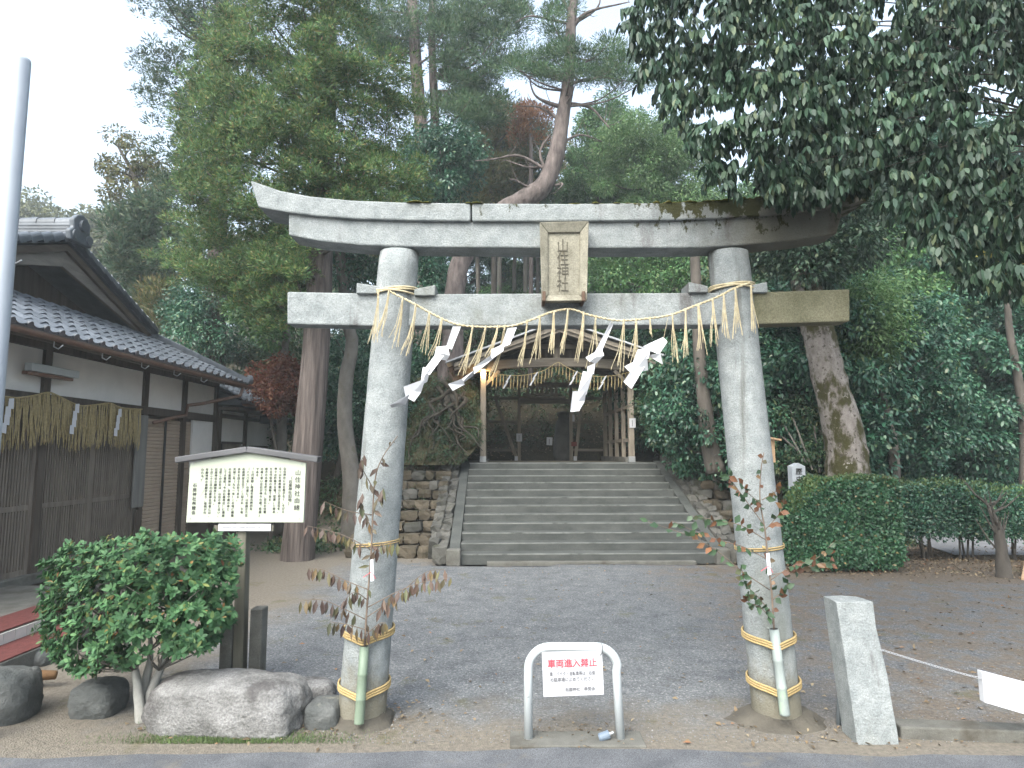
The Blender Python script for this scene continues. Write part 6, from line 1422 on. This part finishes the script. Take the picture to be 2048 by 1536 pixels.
# ------------------------------------------------------------------ clipped shrub at the left front
sb_ = thing('clipped_shrub', 'bright green rounded shrub on pale stems in front of the information board', 'shrub', gnd(283, 1450))
polyS = [(85, 1125), (140, 1095), (220, 1088), (300, 1072), (400, 1084), (468, 1078), (482, 1110), (470, 1180), (462, 1250), (430, 1290), (380, 1312), (320, 1310), (250, 1335), (170, 1355), (115, 1330), (90, 1285), (85, 1200)]
CS = centres(100, polyS, lambda x, y: 5.35 - .25 * (1 - ((x - 280) / 220) ** 2), .38, 1350, [(300, 1296, 26), (196, 1225, 13), (385, 1246, 15), (122, 1258, 12), (250, 1180, 10), (440, 1200, 9), (330, 1215, 9), (170, 1310, 12)])
g = G(101); CS = np.concatenate([CS, CS[g.randint(0, len(CS), 160)] * np.array([1, 1, 1]) + unit(np.stack([g.normal(size=160), g.normal(size=160) * .4, np.abs(g.normal(size=160)) * .9], 1)) * g.uniform(.03, .11, (160, 1))]); n = len(CS); per = 11; P, D = [], []
ax = unit(unit(CS - np.array([-2.8, 5.4, .85])) + np.array([0, -.25, .75]) + rdir(g, n) * .4)
for k in range(per):
    rr = rdir(g, n); rr = unit(rr - ax * np.sum(rr * ax, 1, keepdims=True)); P.append(CS + ax * .028 * (k / per - .3)); D.append(unit(rr * .85 + ax * (.25 + .5 * k / per)))
P = np.concatenate(P); D = np.concatenate(D); N = np.concatenate([ax] * per) + rdir(g, len(P)) * .3; Ls = .052 * g.uniform(.7, 1.25, len(P)); Ws = .023 * g.uniform(.8, 1.2, len(P))
order = np.argsort(P[:, 1]); near, rest = order[:260], order[260:]
LEAFS = leaf_piece('shrub_leaf', L_['shrub'])
for i in near: link_mesh('leaf', LEAFS, sb_, leaf_m(P[i], D[i], N[i], Ls[i], Ws[i]))
cloud('foliage', P[rest], D[rest], N[rest], Ls[rest], Ws[rest], L_['shrub'], sb_, kind='stuff', hexa=True)
b0 = gnd(283, 1452)
for i, s in enumerate(([(283, 1452), (278, 1400), (272, 1350), (255, 1290), (220, 1220)], [(287, 1452), (296, 1400), (318, 1345), (340, 1290), (370, 1220)], [(285, 1430), (290, 1370), (300, 1320), (300, 1250)])):
    ps = smooth_path([at(x, y, 5.1 + .05 * j + .06 * i) for j, (x, y) in enumerate(s)], 4); MB().tube(ps, lerp_list([.042, .034, .024, .01], len(ps)), 9, wob=.1, seed=i).build('stem', M['shrubbark'], sb_, smooth=True)
limbs(sb_, [at(272, 1340, 5.2), at(318, 1340, 5.2), at(300, 1300, 5.3), at(240, 1260, 5.35), at(360, 1240, 5.35)], CS, 60, .008, M['palebark'], 102, name='twig', sag=.0)

# ------------------------------------------------------------------ hedges
def hedge(name, label, x0, x1, y0, y1, z0, z1, n, L, W, seed, top='hedgetop', leafk='hedge', lower=False):
    o = thing(name, label, 'hedge', V((x0 + x1) / 2, y0, 0)); g = G(seed)
    P = g.uniform(0, 1, (n, 3)); f = g.randint(0, 10, n); S = np.array([x1 - x0, y1 - y0, z1 - z0]); Nf = np.zeros((n, 3))
    dep = g.uniform(0, 1, n) ** 2 * .18
    m1 = f < 5; m2 = (f >= 5) & (f < 8); m3 = f == 8; m4 = f == 9
    P = P * S
    P[m1, 1] = dep[m1] + .03 * np.sin(P[m1, 0] * 5 + P[m1, 2] * 4); Nf[m1] = (0, -1, .25)
    P[m2, 2] = S[2] - dep[m2] + .03 * np.sin(P[m2, 0] * 6); Nf[m2] = (0, 0, 1)
    P[m3, 0] = S[0] - dep[m3]; Nf[m3] = (1, 0, .2); P[m4, 0] = dep[m4]; Nf[m4] = (-1, 0, .2)
    # rounded edges, ragged outline
    c = P / S - .5; e = np.clip(np.abs(c) - .40, 0, .1) / .1; cut = (e[:, 0] * e[:, 2] + e[:, 1] * e[:, 2] + e[:, 0] * e[:, 1])
    P -= np.sign(c) * e * .05 * cut[:, None]
    sh_ = np.clip(1 - P[:, 0] / .50, 0, 1) ** 1.3; P[:, 2] *= 1 - (.36 if lower else 0) * sh_
    P += np.array([x0, y0, z0]) + g.normal(size=P.shape) * (.018 if lower else .045)
    D = Nf * .5 + rdir(g, n) * .9 + np.array([0, 0, .1]); N = Nf + rdir(g, n) * .6
    k = m2 & (g.uniform(size=n) < .8)
    cloud('foliage', P[~k], D[~k], N[~k], L * g.uniform(.7, 1.3, (~k).sum()), W * g.uniform(.8, 1.2, (~k).sum()), L_[leafk], o, kind='stuff')
    cloud('clipped_top', P[k], D[k] + np.array([0, 0, .5]), N[k], L * g.uniform(.7, 1.3, k.sum()), W * .8, L_[top], o, kind='stuff')
    # branching stems and a dense dark core inside
    q = random.Random(seed)
    for i in range(int((x1 - x0) * 4)):
        x = q.uniform(x0 + .15, x1 - .15); y = q.uniform(y0 + .25, y1 - .15)
        MB().tube([V(x, y, -.05), V(x + q.uniform(-.1, .1), y, z1 * .5), V(x + q.uniform(-.25, .25), y, z1 - .15)], [.022, .016, .006], 6).build('stem', M['trunkdark'], o)
    C = np.stack([g.uniform(x0 + .2, x1 - .2, 60), g.uniform(y0 + .25, max(y0 + .3, y1 - .2), 60), g.uniform(z0 + .15, z1 - .2, 60)], 1)
    cloud('inner_foliage', *broad(g, C, .3, 40, L * 1.3, W * 1.6), L_[leafk], o, kind='stuff')
    return o
hx0, hx1 = at(1588, 1050, 11.1).x, at(1810, 1050, 11.1).x
hedge('clipped_hedge', 'dense square clipped green hedge right of the torii', hx0 + .10, hx1, 11.1, 12.0, .06, 1.54, 26000, .062, .040, 110, lower=True)
a = at(1835, 1000, 12.3)
hedge('clipped_hedge', 'thinner clipped hedge with bare base further right of the square hedge', hx1 + .35, at(1990, 1000, 12.3).x, 12.2, 12.9, .42, 1.40, 12000, .06, .032, 111, leafk='camellia')
hedge('clipped_hedge', 'ragged low hedge at the far right edge of the grounds', at(1985, 1000, 11.6).x, at(2200, 1000, 11.6).x, 12.0, 12.7, .42, 1.30, 9000, .06, .032, 112, leafk='camellia')
q = random.Random(6)
tH = thing('gnarled_trunk', 'gnarled brown stump with twigs at the right edge of the hedge', 'trunk', gnd(2008, 1150)); p0 = gnd(2010, 1155)
ps = trunk_obj(tH, [p0 + V(0, 0, -.1), p0 + V(-.02, 0, .35), p0 + V(-.06, 0, .8), p0 + V(-.12, .1, 1.15)], [.13, .09, .07, .02], M['trunkdark'], 12, wob=.12)
for i in range(16):
    p = ps[q.randrange(5, len(ps))]; d = V(q.uniform(-.5, .4), q.uniform(-.2, .2), q.uniform(.1, .5)); MB().tube([p, p + d * .5, p + d + V(0, 0, .1)], [.022, .014, .006], 6).build('twig', M['trunkdark'], tH)
o = MB().bar(gnd(2040, 1160) + V(.05, 0, 0), gnd(2062, 1100) + V(.05, 0, .35), .05, .05).build('wooden_stake', bpy.data.materials['freshwood'], None); tag(o, 'short tan wooden stake at the far right edge', 'stake')
# pale lane seen under the hedge
o = MB().prism([V(8.6, 12.9, .02), V(26, 12.9, .02), V(26, 18.2, .02), V(9.6, 18.2, .02)], (0, 0, .012)).build('lane', surf('lane', (.17, .17, .18), (.24, .24, .25), 2, rough=.8)); tag(o, kind='structure')

# ------------------------------------------------------------------ ground litter, pebbles, tufts
g = G(120)
def scatter(n, box, zf=.006):
    X = g.uniform(box[0], box[1], n); Y = box[2] + (box[3] - box[2]) * g.uniform(0, 1, n) ** 1.25; return X, Y
n = 1500; X, Y = scatter(n, (-3, 8, 4.65, 12.3)); wgt = g.uniform(size=n) < np.interp(X, [-3, 1, 3, 8], [.25, .3, .9, 1]); X, Y = X[wgt], Y[wgt]; n = len(X)
P = np.stack([X, Y, hgt(X, Y) + .012], 1); d = rdir(g, n); d[:, 2] *= .15; N = rdir(g, n) * .35 + np.array([0, 0, 1])
o = cloud('fallen_leaves', P, d, N, .055 * g.uniform(.5, 1.3, n), .028 * g.uniform(.6, 1.3, n), L_['litter'], kind='stuff'); tag(o, 'dry brown leaves scattered over the gravel court', 'fallen leaves')
n = 7000; X = g.uniform(4, 11, n); Y = g.uniform(10.6, 14, n); k = Y > 11.2 - .1 * (X - 4) + g.normal(size=n) * .25; X, Y = X[k], Y[k]; n = len(X)
P = np.stack([X, Y, hgt(X, Y) + .012], 1); d = rdir(g, n); d[:, 2] = np.abs(d[:, 2]) * .3; N = rdir(g, n) * .4 + np.array([0, 0, 1])
o = cloud('fallen_leaves', P, d, N, .06 * g.uniform(.5, 1.3, n), .028 * g.uniform(.6, 1.3, n), L_['litter'], kind='stuff'); tag(o, 'thick brown leaf litter on the soil round the hedge', 'fallen leaves')
n = 420; cx = np.array([pl_b.x, pr_b.x, (bl.x + brr.x) / 2, cb.x, -1.9, -.9]); k = g.randint(0, 6, n); X = cx[k] + g.normal(size=n) * .26; Y = np.array([5.1, 5.1, 4.84, 4.86, 4.95, 5.2])[k] + g.normal(size=n) * .14; k = Y > 4.62; X, Y = X[k], Y[k]; n = len(X)  # extra leaves added at the bases to strengthen weak contact shadows
P = np.stack([X, Y, hgt(X, Y) + .014], 1); d = rdir(g, n); d[:, 2] *= .2
o = cloud('fallen_leaves', P, d, rdir(g, n) * .4 + np.array([0, 0, 1]), .04 * g.uniform(.5, 1.3, n), .02 * g.uniform(.6, 1.3, n), L_['litter'], kind='stuff'); tag(o, 'dead leaves added for contact shade round the pillar feet and barrier', 'fallen leaves')
# pebbles: small faceted stones
n = 12000; X, Y = scatter(n, (-2.4, 4.6, 4.75, 9.5)); r = .0042 * g.uniform(.6, 1.9, n)
base = np.array([[1, 0, 0], [0, 1, 0], [-1, 0, 0], [0, -1, 0], [0, 0, .7], [0, 0, -.7]], float)
v = base[None] * r[:, None, None] * g.uniform(.6, 1.3, (n, 6, 3)) + np.stack([X, Y, hgt(X, Y) + .002], 1)[:, None]
f = np.array([[0, 1, 4], [1, 2, 4], [2, 3, 4], [3, 0, 4], [1, 0, 5], [2, 1, 5], [3, 2, 5], [0, 3, 5]]); F = (f[None] + np.arange(n)[:, None, None] * 6).reshape(-1, 3)
me = bpy.data.meshes.new('gravel'); me.from_pydata(v.reshape(-1, 3).tolist(), [], F.tolist())
m_, nt_, b_ = base_nodes('pebble'); c_ = ramp(nt_, nn(nt_, 'ShaderNodeNewGeometry').outputs['Random Per Island'], [(0, (.07, .075, .085)), (.6, (.15, .155, .165)), (.93, (.19, .195, .20)), (1, (.30, .30, .295))]); nt_.links.new(c_, b_.inputs['Base Color']); b_.inputs['Roughness'].default_value = .9
me.materials.append(m_); o = link_mesh('gravel', me); tag(o, 'loose grey gravel over the approach court', 'gravel', kind='stuff')
# grass and moss tufts by the boulder
n = 5200; X = g.normal(-1.95, .38, n); Y = 4.72 + np.abs(g.normal(0, .1, n)); P = np.stack([X, Y, hgt(X, Y)], 1); d = rdir(g, n) * .5 + np.array([0, 0, .8])
o = cloud('grass_tufts', P, d, rdir(g, n), .03 * g.uniform(.4, 1.2, n), .004, L_['hedgetop'], kind='stuff'); tag(o, 'thin mossy grass along the foot of the pale boulder', 'grass')

# ------------------------------------------------------------------ thin evening haze
o = MB().box(-75, 75, -6, 85, -3, 40).build('haze', M['paper'])
hm = bpy.data.materials.new('haze_air'); hm.use_nodes = True; hm.node_tree.nodes.remove(hm.node_tree.nodes['Principled BSDF'])
pv = hm.node_tree.nodes.new('ShaderNodeVolumePrincipled'); pv.inputs['Density'].default_value = HAZE; pv.inputs['Color'].default_value = (.86, .93, .97, 1); pv.inputs['Anisotropy'].default_value = .2
hm.node_tree.links.new(pv.outputs[0], hm.node_tree.nodes['Material Output'].inputs['Volume']); o.data.materials[0] = hm
tag(o, kind='stuff')
